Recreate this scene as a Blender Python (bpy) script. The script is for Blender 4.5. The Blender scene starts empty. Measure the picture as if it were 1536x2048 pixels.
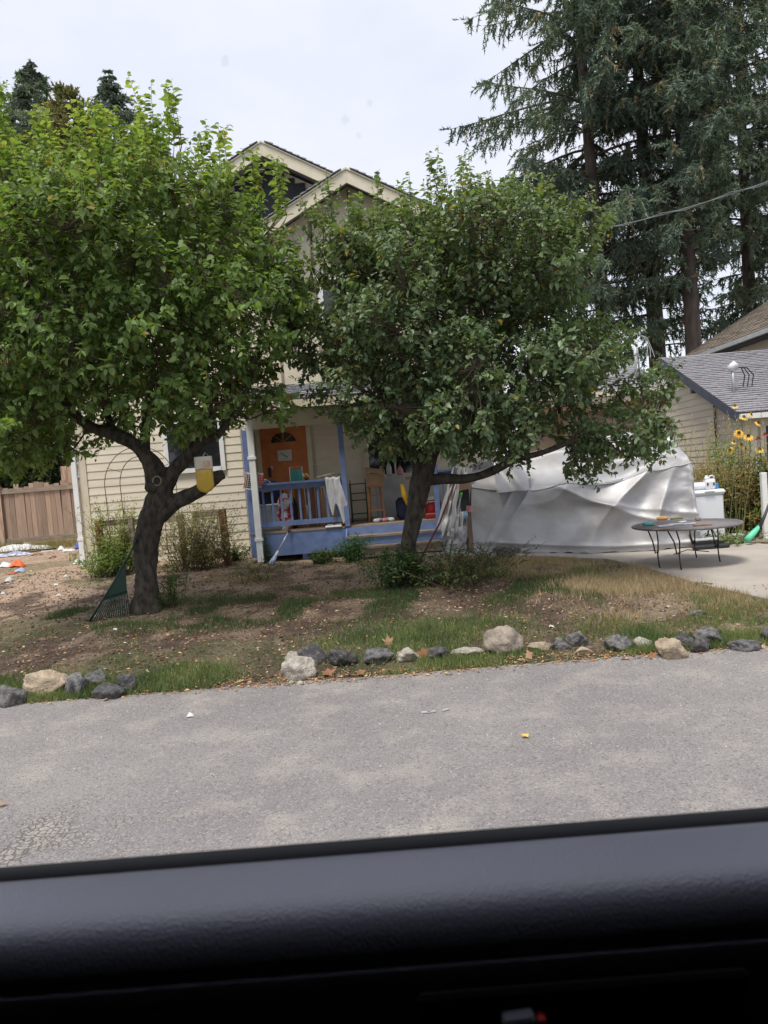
import bpy, math, random
import numpy as np
from mathutils import Vector, Matrix, Euler
R = math.radians
random.seed(7); rng = np.random.default_rng(7)
sc = bpy.context.scene
C = sc.collection

# ---------------------------------------------------------------- camera
H = 1.75
PITCH, ROLL = 2.9, 4.5
cam_d = bpy.data.cameras.new('camera'); cam = bpy.data.objects.new('camera', cam_d); C.objects.link(cam)
cam_d.sensor_fit = 'VERTICAL'; cam_d.sensor_height = 36; cam_d.lens = 26
cam_d.clip_start = 0.02; cam_d.clip_end = 600
CM = Matrix.Translation((0, 0, H)) @ Euler((R(90 - PITCH), 0, 0)).to_matrix().to_4x4() @ Matrix.Rotation(R(-ROLL), 4, 'Z')
cam.matrix_world = CM
cam_d.dof.use_dof = True; cam_d.dof.focus_distance = 12.0; cam_d.dof.aperture_fstop = 9.0
sc.camera = cam
sc.render.resolution_x = 768; sc.render.resolution_y = 1024

# ---------------------------------------------------------------- sky, sun, exposure
SUN_EL, SUN_AZ = 66, -150          # azimuth measured from +Y (away from the camera) towards +X
sky_light = 0.10
w = bpy.data.worlds.new('World'); sc.world = w; w.use_nodes = True
nt = w.node_tree; nt.nodes.clear()
def nd(t, **k):
    n = nt.nodes.new(t)
    for a, b in k.items(): setattr(n, a, b)
    return n
out = nd('ShaderNodeOutputWorld'); bg = nd('ShaderNodeBackground'); bg.inputs[1].default_value = 1.0
sky = nd('ShaderNodeTexSky', sky_type='NISHITA'); sky.sun_disc = False
sky.sun_elevation = R(SUN_EL); sky.sun_rotation = R(SUN_AZ)
sc_ = nd('ShaderNodeVectorMath', operation='SCALE'); sc_.inputs['Scale'].default_value = sky_light
nt.links.new(sky.outputs[0], sc_.inputs[0])
tc = nd('ShaderNodeTexCoord'); mp = nd('ShaderNodeMapping'); mp.inputs['Scale'].default_value = (1, 1, 2.2)
n1 = nd('ShaderNodeTexNoise'); n1.inputs['Scale'].default_value = 2.3; n1.inputs['Detail'].default_value = 7; n1.inputs['Roughness'].default_value = .55
nt.links.new(tc.outputs['Generated'], mp.inputs[0]); nt.links.new(mp.outputs[0], n1.inputs[0])
rp = nd('ShaderNodeValToRGB'); rp.color_ramp.elements[0].position = .36; rp.color_ramp.elements[1].position = .66
rp.color_ramp.elements[0].color = (.46, .48, .555, 1); rp.color_ramp.elements[1].color = (.55, .56, .60, 1)
nt.links.new(n1.outputs[0], rp.inputs[0])
mx = nd('ShaderNodeMixRGB'); mx.inputs[0].default_value = .88
nt.links.new(sc_.outputs[0], mx.inputs[1]); nt.links.new(rp.outputs[0], mx.inputs[2])
nt.links.new(mx.outputs[0], bg.inputs[0]); nt.links.new(bg.outputs[0], out.inputs[0])
sd = bpy.data.lights.new('sun', 'SUN'); sd.energy = 1.9; sd.angle = R(16); sd.color = (1, .95, .86)
sun = bpy.data.objects.new('sun', sd); C.objects.link(sun)
sv = Vector((math.sin(R(SUN_AZ)) * math.cos(R(SUN_EL)), math.cos(R(SUN_AZ)) * math.cos(R(SUN_EL)), math.sin(R(SUN_EL))))
sun.location = sv * 60; sun.rotation_euler = sv.to_track_quat('Z', 'Y').to_euler()
vs = sc.view_settings; vs.view_transform = 'Standard'; vs.look = 'None'; vs.gamma = 1; vs.use_curve_mapping = False
vs.exposure = 0.88
sc.cycles.max_bounces = 6; sc.cycles.transparent_max_bounces = 16; sc.cycles.use_denoising = True

# ---------------------------------------------------------------- numeric helpers
FPX = 26 / 36 * 2048
def ray(px, py):
    return (CM.to_3x3() @ Vector(((px - 768) / FPX, (1024 - py) / FPX, -1)))
def P(px, py, Y):
    d = ray(px, py); return Vector((0, 0, H)) + d * (Y / d.y)
def S(Y): return FPX / Y                     # pixels per metre at depth Y
def ss(a, b, x):
    t = np.clip((x - a) / (b - a), 0, 1); return t * t * (3 - 2 * t)
def hsh(i, j, k, seed):
    n = (i * 374761393 + j * 668265263 + k * 2147483647 + seed * 144665) & 0xffffffff
    n = ((n ^ (n >> 13)) * 1274126177) & 0xffffffff
    return ((n ^ (n >> 16)) & 0xffff) / 65535.0
def vn(x, y, z=0, seed=0, octv=1):
    x = np.asarray(x, float); y = np.asarray(y, float); z = np.asarray(z, float) + 0 * x
    t = 0; a = 1; s = 0
    for o in range(octv):
        xi = np.floor(x).astype(np.int64); yi = np.floor(y).astype(np.int64); zi = np.floor(z).astype(np.int64)
        fx = x - xi; fy = y - yi; fz = z - zi
        fx = fx * fx * (3 - 2 * fx); fy = fy * fy * (3 - 2 * fy); fz = fz * fz * (3 - 2 * fz)
        v = 0
        for dx in (0, 1):
            for dy in (0, 1):
                for dz in (0, 1):
                    v = v + hsh(xi + dx, yi + dy, zi + dz, seed + o) * (fx if dx else 1 - fx) * (fy if dy else 1 - fy) * (fz if dz else 1 - fz)
        t = t + a * v; s += a; a *= .5; x = x * 2.03; y = y * 2.03; z = z * 2.03
    return t / s                              # 0..1

EDGE = 6.42                                   # far edge of the road
def edge_y(x): return EDGE - .012 * x + .10 * (vn(np.asarray(x) * 1.3 + 50, 3.3, seed=3) - .5)
def gz(x, y):                                 # ground height
    x = np.asarray(x, float); y = np.asarray(y, float)
    left = .03 + .17 * ss(6.9, 10, y) + .13 * ss(10, 14, y) + .2 * ss(16, 22, y)
    right = .02 + .02 * ss(7, 12, y)
    k = np.clip((x - .6) / 3.8, 0, 1); k = k * k * (3 - 2 * k)
    z = left * (1 - k) + right * k
    return z * ss(6.2, 7.0, y)
FE = []
def drive_front(x):                           # near edge of the concrete apron
    return np.interp(x, [q[0] for q in FE], [q[1] for q in FE]) if FE else 12.0 + 0 * np.asarray(x)
def pathmask(x, y):
    apron = (x > 2.2) & (y > drive_front(x)) & (y < 17) & (x < 6.6)
    return apron
def bump(x, y):
    b = .10 * (vn(x * .9, y * .9, seed=11, octv=2) - .5) + .05 * (vn(x * 4, y * 4, seed=12, octv=3) - .5)
    m = ss(6.45, 7.2, y)
    k = ss(3.2, 4.6, x) * ss(9.0, 11.5, y)
    return b * m * (1 - k)
def G(px, py):                                # where a pixel's ray meets the ground
    d = ray(px, py); o = Vector((0, 0, H)); a, b = 1.0, 60.0
    t = a
    while t < b:
        p = o + d * t
        if p.z <= float(gz(p.x, p.y) + bump(p.x, p.y)): break
        t += .02
    return o + d * t
def gh(x, y): return float(gz(x, y) + bump(x, y))

# ---------------------------------------------------------------- materials
MATS = {}
def M(name, c1, c2=None, rough=.7, scale=6, amt=1.0, stretch=(1, 1, 1), bump=0, bscale=40, metal=0, rnd=.0, world=False, detail=5, spec=.5, lo=.35, hi=.65, alpha=None, trans=0, coat=0):
    if name in MATS: return MATS[name]
    m = bpy.data.materials.new(name); m.use_nodes = True; t = m.node_tree; ns = t.nodes; L = t.links.new
    b = ns['Principled BSDF']; b.inputs['Roughness'].default_value = rough; b.inputs['Metallic'].default_value = metal
    b.inputs['Specular IOR Level'].default_value = spec
    if trans: b.inputs['Transmission Weight'].default_value = trans
    if coat: b.inputs['Coat Weight'].default_value = coat
    if alpha is not None: b.inputs['Alpha'].default_value = alpha
    tcn = ns.new('ShaderNodeTexCoord'); mpn = ns.new('ShaderNodeMapping'); mpn.inputs['Scale'].default_value = stretch
    if world:
        g = ns.new('ShaderNodeNewGeometry'); L(g.outputs['Position'], mpn.inputs[0])
    else: L(tcn.outputs['Object'], mpn.inputs[0])
    oi = ns.new('ShaderNodeObjectInfo')
    if not world:
        va = ns.new('ShaderNodeVectorMath'); va.operation = 'ADD'; sx = ns.new('ShaderNodeMath'); sx.operation = 'MULTIPLY'; sx.inputs[1].default_value = 37
        L(oi.outputs['Random'], sx.inputs[0]); L(mpn.outputs[0], va.inputs[0]); L(sx.outputs[0], va.inputs[1]); vec = va.outputs[0]
    else: vec = mpn.outputs[0]
    n = ns.new('ShaderNodeTexNoise'); n.inputs['Scale'].default_value = scale; n.inputs['Detail'].default_value = detail; L(vec, n.inputs[0])
    r = ns.new('ShaderNodeValToRGB'); e = r.color_ramp.elements
    c2 = c2 or tuple(x * .8 for x in c1)
    e[0].position = lo; e[1].position = hi; e[0].color = (*c1, 1); e[1].color = (*c2, 1); L(n.outputs[0], r.inputs[0])
    col = r.outputs[0]
    if rnd:
        hs = ns.new('ShaderNodeHueSaturation'); mr = ns.new('ShaderNodeMapRange'); mr.inputs[3].default_value = 1 - rnd; mr.inputs[4].default_value = 1 + rnd
        L(oi.outputs['Random'], mr.inputs[0]); L(mr.outputs[0], hs.inputs['Value']); L(col, hs.inputs['Color']); col = hs.outputs[0]
    L(col, b.inputs['Base Color'])
    if bump:
        n2 = ns.new('ShaderNodeTexNoise'); n2.inputs['Scale'].default_value = bscale; n2.inputs['Detail'].default_value = 6; L(vec, n2.inputs[0])
        bn = ns.new('ShaderNodeBump'); bn.inputs['Strength'].default_value = min(1, bump); bn.inputs['Distance'].default_value = .02; L(n2.outputs[0], bn.inputs['Height']); L(bn.outputs[0], b.inputs['Normal'])
    MATS[name] = m; return m
def leaf_mat(name, rough=.42, transl=.35, spec=.5):
    m = bpy.data.materials.new(name); m.use_nodes = True; t = m.node_tree; ns = t.nodes; L = t.links.new
    b = ns['Principled BSDF']; b.inputs['Roughness'].default_value = rough; b.inputs['Specular IOR Level'].default_value = spec
    a = ns.new('ShaderNodeAttribute'); a.attribute_name = 'tint'; L(a.outputs['Color'], b.inputs['Base Color'])
    tr = ns.new('ShaderNodeBsdfTranslucent'); mm = ns.new('ShaderNodeMixRGB'); mm.blend_type = 'MULTIPLY'; mm.inputs[0].default_value = 1; mm.inputs[2].default_value = (1.5, 1.6, .6, 1)
    L(a.outputs['Color'], mm.inputs[1]); L(mm.outputs[0], tr.inputs[0])
    mxs = ns.new('ShaderNodeMixShader'); mxs.inputs[0].default_value = transl; L(b.outputs[0], mxs.inputs[1]); L(tr.outputs[0], mxs.inputs[2])
    L(mxs.outputs[0], ns['Material Output'].inputs[0]); return m
LEAF = leaf_mat('leaf_green', .52, .38, .35); LEAFG = leaf_mat('leaf_glossy', .45, .3, .45); NEEDLE = leaf_mat('needle_green', .6, .15, .3); GRASS = leaf_mat('grass_blade', .55, .3, .35)
TINTM = leaf_mat('tinted_matt', .8, .0, .2)
SIDING = M('cream_siding', (.72, .655, .52), (.64, .575, .45), .55, 4, stretch=(.5, 1, 3), rnd=.045, bump=.12, bscale=60, detail=8)
SIDING2 = M('beige_siding', (.74, .67, .54), (.68, .61, .49), .6, 3, rnd=.03)
CREAM = M('cream_trim', (.66, .60, .46), (.58, .52, .39), .5, 4, rnd=.02, bump=.05)
DARKWALL = M('charcoal_gable_board', (.025, .028, .036), (.016, .018, .024), .7, 5)
WHITE = M('white_paint', (.80, .80, .78), (.72, .72, .69), .4, 6)
BLUE = M('periwinkle_paint', (.15, .215, .40), (.11, .16, .31), .5, 7, rnd=.06, bump=.08, bscale=50)
BLUEDARK = M('slate_blue_fascia', (.06, .075, .11), (.045, .055, .085), .6, 5)
SHING = M('grey_shingle', (.31, .305, .325), (.225, .22, .235), .9, 14, rnd=0, world=True, bump=.5, bscale=120)
SHINGB = M('mossy_brown_shingle', (.27, .225, .18), (.15, .125, .10), .95, 5, world=True, bump=.6, bscale=90)
SHINGD = M('dark_shingle', (.10, .095, .10), (.06, .055, .06), .9, 14, world=True, bump=.5)
WOODF = M('weathered_cedar', (.46, .33, .25), (.22, .145, .10), .85, 7, stretch=(6, 6, .5), rnd=.3, bump=.5, bscale=30)
WOODG = M('grey_weathered_wood', (.33, .27, .21), (.21, .17, .135), .9, 6, stretch=(.8, 5, 5), rnd=.12, bump=.4)
WOODR = M('red_brown_post', (.20, .078, .042), (.13, .05, .03), .8, 6, stretch=(4, 4, .5), rnd=.1, bump=.3)
WOODT = M('tan_wood', (.45, .23, .11), (.34, .165, .075), .55, 6, stretch=(4, 4, .6), rnd=.08)
WOODBR = M('brown_board', (.30, .135, .06), (.23, .10, .045), .6, 6, stretch=(4, 4, .6), rnd=.1)
DECK = M('worn_deck', (.30, .23, .17), (.19, .14, .11), .85, 5, rnd=.12, bump=.3)
DOORO = M('orange_door', (.56, .185, .045), (.44, .13, .03), .45, 4)
GLASS = M('dark_glass', (.012, .014, .016), (.02, .022, .025), .06, 2, spec=.8)
BLACK = M('black_plastic', (.012, .012, .014), (.02, .02, .022), .45, 8)
IRON = M('black_iron', (.014, .013, .013), (.03, .02, .015), .5, 20)
WIRE = M('rusty_wire', (.06, .045, .04), (.1, .06, .04), .6, 20)
BARK = M('fruit_bark', (.075, .062, .046), (.020, .017, .013), .95, 16, stretch=(1, 1, .45), bump=1, bscale=45, world=True)
BARK2 = M('conifer_bark', (.11, .085, .07), (.05, .038, .032), .95, 5, stretch=(1, 1, .25), bump=1, bscale=12, world=True)
TWIG = M('twig_brown', (.10, .07, .045), (.06, .042, .03), .9, 9)
ROCKG = M('grey_basalt', (.20, .19, .185), (.075, .072, .075), .9, 24, rnd=.25, bump=1, bscale=55, lo=.4, hi=.62, detail=9)
ROCKD = M('dark_basalt', (.055, .053, .055), (.15, .14, .13), .9, 22, rnd=.25, bump=1, bscale=55, lo=.45, hi=.72, detail=9)
ROCKT = M('tan_sandstone', (.44, .35, .25), (.27, .21, .155), .9, 16, rnd=.12, bump=1, bscale=45, detail=9)
ROCKW = M('pale_limestone', (.46, .42, .36), (.24, .21, .18), .9, 18, rnd=.12, bump=1, bscale=50, detail=9)
CONC = M('concrete', (.42, .38, .33), (.33, .29, .25), .9, 1.3, world=True, bump=.25, bscale=60)
CLOTHW = M('white_cloth', (.70, .70, .72), (.58, .58, .62), .85, 5)
CLOTHG = M('grey_cloth', (.43, .43, .45), (.55, .55, .57), .85, 6)
CARD = M('cardboard', (.42, .28, .17), (.34, .22, .13), .85, 5)
PLW = M('white_plastic', (.74, .75, .78), (.68, .69, .72), .35, 2)
PLG = M('pale_grey_plastic', (.48, .50, .50), (.40, .42, .42), .5, 4)
TEAL = M('teal_fabric', (.10, .42, .38), (.08, .34, .31), .7, 8)
GREENM = M('dark_green_metal', (.012, .065, .06), (.02, .05, .045), .45, 8)
GREENP = M('dark_green_plastic', (.004, .026, .018), (.008, .03, .02), .45, 8)
MINT = M('mint_green_plastic', (.10, .55, .33), (.16, .62, .42), .5, 8)
YEL = M('yellow_plastic', (.80, .50, .02), (.70, .42, .02), .4, 6)
RED = M('red_plastic', (.50, .025, .02), (.42, .02, .02), .4, 5)
NAVY = M('navy_fabric', (.012, .015, .045), (.025, .03, .07), .8, 9)
BLUEP = M('blue_plastic', (.06, .13, .55), (.05, .1, .45), .5, 6)
ORANGE = M('orange_fabric', (.75, .16, .03), (.6, .12, .03), .7, 8)
PINK = M('pale_pink_cloth', (.6, .3, .3), (.5, .2, .22), .8, 8)
PAPER = M('white_paper', (.62, .62, .6), (.52, .52, .5), .9, 10)
METG = M('galvanised_metal', (.50, .52, .54), (.42, .44, .46), .4, 9, metal=.5)
SOILM = None

# ---------------------------------------------------------------- object helpers
ORG = {}
def setp(o, label=None, cat=None, group=None, kind=None):
    if label: o['label'] = label
    if cat: o['category'] = cat
    if group: o['group'] = group
    if kind: o['kind'] = kind
    return o
def thing(name, loc, label, cat, group=None, rz=0):
    o = bpy.data.objects.new(name, None); o.empty_display_size = .2; C.objects.link(o); o.location = loc
    ORG[o.name] = Vector(loc); return setp(o, label, cat, group)
def link(name, me, parent=None, org=None):
    o = bpy.data.objects.new(name, me); C.objects.link(o)
    if parent: o.parent = parent; ORG[o.name] = ORG[parent.name]
    elif org is not None: o.location = org; ORG[o.name] = Vector(org)
    else: ORG[o.name] = Vector((0, 0, 0))
    return o
class MB:
    def __init__(s): s.v = []; s.f = []
    def add(s, vs, fs):
        n = len(s.v); s.v += [tuple(v) for v in vs]; s.f += [tuple(i + n for i in f) for f in fs]; return s
    def box(s, a, b, rot=None, c=None):
        (x0, y0, z0), (x1, y1, z1) = a, b
        vs = [Vector(v) for v in ((x0, y0, z0), (x1, y0, z0), (x1, y1, z0), (x0, y1, z0), (x0, y0, z1), (x1, y0, z1), (x1, y1, z1), (x0, y1, z1))]
        if rot is not None:
            c = Vector(c) if c is not None else Vector(((x0 + x1) / 2, (y0 + y1) / 2, (z0 + z1) / 2))
            m = Euler(rot).to_matrix(); vs = [c + m @ (v - c) for v in vs]
        return s.add(vs, [(0, 3, 2, 1), (4, 5, 6, 7), (0, 1, 5, 4), (1, 2, 6, 5), (2, 3, 7, 6), (3, 0, 4, 7)])
    def bbox(s, a, b, e=.01, rot=None, c=None):       # box with bevelled vertical and top edges
        (x0, y0, z0), (x1, y1, z1) = a, b
        def ring(i, z): return [(x0 + i + (e if 0 else 0), y0 + i, z), (x1 - i, y0 + i, z), (x1 - i, y1 - i, z), (x0 + i, y1 - i, z)]
        def oct_(i, z):
            q = e
            return [(x0 + q + i * .3, y0 + i, z), (x1 - q - i * .3, y0 + i, z), (x1 - i, y0 + q + i * .3, z), (x1 - i, y1 - q - i * .3, z), (x1 - q - i * .3, y1 - i, z), (x0 + q + i * .3, y1 - i, z), (x0 + i, y1 - q - i * .3, z), (x0 + i, y0 + q + i * .3, z)]
        rings = [oct_(e * .8, z0), oct_(0, z0 + e), oct_(0, z1 - e), oct_(e * .8, z1)]
        vs = [Vector(v) for r in rings for v in r]
        if rot is not None:
            c = Vector(c) if c is not None else Vector(((x0 + x1) / 2, (y0 + y1) / 2, (z0 + z1) / 2))
            m = Euler(rot).to_matrix(); vs = [c + m @ (v - c) for v in vs]
        fs = [tuple(reversed(range(8))), tuple(range(24, 32))]
        for k in range(3):
            for i in range(8): fs.append((k * 8 + i, k * 8 + (i + 1) % 8, k * 8 + 8 + (i + 1) % 8, k * 8 + 8 + i))
        return s.add(vs, fs)
    def tube(s, pts, rad, n=8, cap=True, wob=0, seed=0):
        pts = [Vector(p) for p in pts]; rad = rad if hasattr(rad, '__len__') else [rad] * len(pts)
        vs = []; up = Vector((0, .3, 1)) if abs((pts[-1] - pts[0]).normalized().z) < .9 else Vector((1, .2, 0))
        for i, p in enumerate(pts):
            d = (pts[min(i + 1, len(pts) - 1)] - pts[max(i - 1, 0)]).normalized()
            u = d.cross(up).normalized(); v = u.cross(d).normalized()
            for k in range(n):
                a = 2 * math.pi * k / n
                r = rad[i]
                if wob: r *= 1 + wob * (float(vn(p.z * 5 + math.cos(a) * 1.6, math.sin(a) * 1.6 + p.x * 5, p.y * 3, seed=seed, octv=2)) - .5) * 2
                vs.append(p + u * (math.cos(a) * r) + v * (math.sin(a) * r))
        fs = [(i * n + k, i * n + (k + 1) % n, (i + 1) * n + (k + 1) % n, (i + 1) * n + k) for i in range(len(pts) - 1) for k in range(n)]
        if cap: fs += [tuple(reversed(range(n))), tuple(range(len(vs) - n, len(vs)))]
        return s.add(vs, fs)
    def prism(s, poly, d):                            # polygon (3d points) extruded by vector d
        poly = [Vector(p) for p in poly]; n = len(poly); d = Vector(d)
        return s.add(poly + [p + d for p in poly], [tuple(range(n)), tuple(reversed(range(n, 2 * n)))] + [(i, n + i, n + (i + 1) % n, (i + 1) % n) for i in range(n)])
    def lathe(s, prof, c, n=20, sx=1, sy=1):
        c = Vector(c); vs = [c + Vector((r * sx * math.cos(2 * math.pi * k / n), r * sy * math.sin(2 * math.pi * k / n), z)) for r, z in prof for k in range(n)]
        fs = [(i * n + k, i * n + (k + 1) % n, (i + 1) * n + (k + 1) % n, (i + 1) * n + k) for i in range(len(prof) - 1) for k in range(n)]
        fs += [tuple(reversed(range(n))), tuple(range(len(vs) - n, len(vs)))]
        return s.add(vs, fs)
    def grid(s, fn, nu, nv):
        vs = [fn(i / nu, j / nv) for j in range(nv + 1) for i in range(nu + 1)]
        return s.add(vs, [(j * (nu + 1) + i, j * (nu + 1) + i + 1, (j + 1) * (nu + 1) + i + 1, (j + 1) * (nu + 1) + i) for j in range(nv) for i in range(nu)])
    def build(s, name, mat, parent=None, smooth=False, tag=None, org=None):
        if parent is not None: o_ = ORG[parent.name]
        elif org is not None: o_ = Vector(org)
        else:
            a = np.array(s.v); o_ = Vector(((a[:, 0].min() + a[:, 0].max()) / 2, (a[:, 1].min() + a[:, 1].max()) / 2, a[:, 2].min()))
        me = bpy.data.meshes.new(name); me.from_pydata([tuple(Vector(v) - o_) for v in s.v], [], s.f)
        me.materials.append(mat)
        if smooth: me.shade_smooth()
        me.update()
        o = link(name, me, parent, None if parent else o_)
        if tag: setp(o, *tag)
        return o
def inst(me, name, parent, loc, rot=(0, 0, 0), scale=(1, 1, 1)):
    o = bpy.data.objects.new(name, me); C.objects.link(o)
    o.location = Vector(loc) - (ORG[parent.name] if parent else Vector((0, 0, 0))); o.rotation_euler = rot; o.scale = scale
    if parent: o.parent = parent; ORG[o.name] = Vector(loc)
    else: ORG[o.name] = Vector(loc)
    return o
def umesh(name, mb, mat, smooth=False):
    me = bpy.data.meshes.new(name); me.from_pydata(mb.v, [], mb.f); me.materials.append(mat)
    if smooth: me.shade_smooth()
    return me
def npmesh(name, V, F, mat, tint=None, parent=None, org=(0, 0, 0), smooth=False, mats=None, midx=None):
    """V (n,3), F (m,k) constant size k"""
    o_ = np.array(ORG[parent.name] if parent else org, float)
    me = bpy.data.meshes.new(name); n = len(V); m, k = F.shape
    me.vertices.add(n); me.vertices.foreach_set('co', (V - o_).astype(np.float32).ravel())
    me.loops.add(m * k); me.loops.foreach_set('vertex_index', F.astype(np.int32).ravel())
    me.polygons.add(m); me.polygons.foreach_set('loop_start', np.arange(0, m * k, k, dtype=np.int32)); me.polygons.foreach_set('loop_total', np.full(m, k, np.int32))
    me.update(calc_edges=True); me.materials.append(mat)
    if tint is not None:
        at = me.color_attributes.new('tint', 'FLOAT_COLOR', 'POINT'); c = np.ones((n, 4), np.float32); c[:, :3] = tint; at.data.foreach_set('color', c.ravel())
    if smooth: me.shade_smooth()
    return link(name, me, parent, None if parent else Vector(org))
# leaf outline: fan of six triangles, folded along the rib and curling down
LEAF_T = np.array([(.5, 0, -.05), (0, 0, 0), (.22, .36, .05), (.62, .36, .02), (1, 0, -.20), (.62, -.36, .02), (.22, -.36, .05)])
LEAF_F = np.array([(0, 1, 2), (0, 2, 3), (0, 3, 4), (0, 4, 5), (0, 5, 6), (0, 6, 1)])
BLADE_T = np.array([(0, -.5, 0), (0, .5, 0), (1, 0, -.1)]); BLADE_F = np.array([(0, 1, 2)])
LEAF4_T = np.array([(0, 0, 0), (.5, .38, .04), (1, 0, -.15), (.5, -.38, .04)]); LEAF4_F = np.array([(0, 1, 2), (0, 2, 3)])
def norm(a): return a / (np.linalg.norm(a, axis=-1, keepdims=True) + 1e-9)
def leaves(Pt, D, Nn, L, W, tint, T=LEAF_T, F=LEAF_F):
    """Pt base, D direction, Nn approx normal, L length, W width -> arrays"""
    D = norm(D); B = norm(np.cross(Nn, D)); Nn = np.cross(D, B)
    L = np.asarray(L)[:, None, None]; W = np.asarray(W)[:, None, None]
    V = Pt[:, None, :] + D[:, None, :] * (T[None, :, 0:1] * L) + B[:, None, :] * (T[None, :, 1:2] * W) + Nn[:, None, :] * (T[None, :, 2:3] * L)
    k = len(T); FF = F[None] + (np.arange(len(Pt)) * k)[:, None, None]
    return V.reshape(-1, 3), FF.reshape(-1, 3), np.repeat(tint, k, axis=0)
def rprisms(A, B, ra, rb, n=3):
    D = norm(B - A); up = np.tile([.3, .2, 1.0], (len(A), 1)); U = norm(np.cross(D, up)); W = np.cross(U, D)
    V = []
    for (Q, r) in ((A, ra), (B, rb)):
        for k in range(n):
            a = 2 * math.pi * k / n; V.append(Q + (U * math.cos(a) + W * math.sin(a)) * np.asarray(r)[:, None])
    V = np.stack(V, 1); F = np.array([(k, (k + 1) % n, n + (k + 1) % n, n + k) for k in range(n)])
    FF = F[None] + (np.arange(len(A)) * 2 * n)[:, None, None]
    return V.reshape(-1, 3), FF.reshape(-1, 4)
def cat_(*arrs):
    Vs, Fs, Ts, n = [], [], [], 0
    for a in arrs:
        Vs.append(a[0]); Fs.append(a[1] + n); n += len(a[0])
        if len(a) > 2: Ts.append(a[2])
    return (np.concatenate(Vs), np.concatenate(Fs)) + ((np.concatenate(Ts),) if Ts else ())
def rdir(n): return norm(rng.normal(size=(n, 3)))

# ================================================================ GROUND, ROAD, CONCRETE
_b0 = bump
def bump(x, y):
    x = np.asarray(x, float); y = np.asarray(y, float)
    return _b0(x, y) * (1 - ss(-.9, -.4, x) * ss(11.9, 12.5, y) * (1 - ss(18, 20, y)))
def axis(a, b, st, far, lo=None):
    c = np.arange(a, b, st); o = [b]; s_ = st
    while o[-1] < far: s_ *= 1.35; o.append(o[-1] + s_)
    n = [a]; s_ = st
    while n[-1] > -(lo or far): s_ *= 1.35; n.append(n[-1] - s_)
    return np.array(n[:0:-1] + list(c) + o)
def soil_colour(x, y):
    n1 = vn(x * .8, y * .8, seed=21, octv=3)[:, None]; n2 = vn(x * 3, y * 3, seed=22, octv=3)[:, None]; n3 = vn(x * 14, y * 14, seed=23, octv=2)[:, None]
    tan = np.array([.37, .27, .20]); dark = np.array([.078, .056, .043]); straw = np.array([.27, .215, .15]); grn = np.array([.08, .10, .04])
    f_dark = (1 - ss(9.2, 10.3, y + (n1[:, 0] - .5) * 2.2)) * (1 - .75 * ss(1.8, 3.2, x))  # front strip: damp dark soil with tree shade worked into its colour
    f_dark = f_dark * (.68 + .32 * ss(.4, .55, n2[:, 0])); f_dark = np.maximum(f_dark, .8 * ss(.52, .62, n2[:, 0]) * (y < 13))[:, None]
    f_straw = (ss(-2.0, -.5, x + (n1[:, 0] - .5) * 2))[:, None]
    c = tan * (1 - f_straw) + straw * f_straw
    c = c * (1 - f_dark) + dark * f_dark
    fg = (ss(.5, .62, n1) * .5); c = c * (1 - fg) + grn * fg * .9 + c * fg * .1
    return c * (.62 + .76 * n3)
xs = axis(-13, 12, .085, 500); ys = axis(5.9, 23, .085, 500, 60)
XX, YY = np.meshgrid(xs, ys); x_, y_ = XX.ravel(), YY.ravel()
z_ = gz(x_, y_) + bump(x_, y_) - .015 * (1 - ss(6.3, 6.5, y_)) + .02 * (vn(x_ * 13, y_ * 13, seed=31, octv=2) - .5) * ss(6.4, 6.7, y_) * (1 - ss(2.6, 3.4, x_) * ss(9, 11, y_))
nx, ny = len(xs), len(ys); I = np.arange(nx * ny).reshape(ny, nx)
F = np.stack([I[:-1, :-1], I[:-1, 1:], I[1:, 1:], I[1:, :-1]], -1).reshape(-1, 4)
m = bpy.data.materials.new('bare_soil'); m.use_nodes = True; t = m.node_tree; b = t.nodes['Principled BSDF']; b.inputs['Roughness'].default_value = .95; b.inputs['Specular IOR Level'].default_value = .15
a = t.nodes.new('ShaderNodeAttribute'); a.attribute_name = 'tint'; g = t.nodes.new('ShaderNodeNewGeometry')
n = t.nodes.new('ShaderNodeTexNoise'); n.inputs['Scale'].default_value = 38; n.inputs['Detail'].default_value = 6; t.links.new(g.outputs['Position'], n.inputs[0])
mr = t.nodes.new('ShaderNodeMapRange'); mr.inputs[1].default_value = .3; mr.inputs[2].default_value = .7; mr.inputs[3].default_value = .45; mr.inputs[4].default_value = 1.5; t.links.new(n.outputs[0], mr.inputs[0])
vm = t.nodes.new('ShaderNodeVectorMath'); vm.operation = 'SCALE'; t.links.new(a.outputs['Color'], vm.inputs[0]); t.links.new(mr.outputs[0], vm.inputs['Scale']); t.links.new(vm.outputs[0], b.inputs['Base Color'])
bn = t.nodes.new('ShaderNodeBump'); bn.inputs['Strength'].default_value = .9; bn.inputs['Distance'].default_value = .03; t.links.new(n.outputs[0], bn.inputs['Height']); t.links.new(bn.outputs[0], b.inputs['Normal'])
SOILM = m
o = npmesh('ground', np.stack([x_, y_, z_], 1), F, SOILM, soil_colour(x_, y_), smooth=True); o['kind'] = 'structure'

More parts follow.
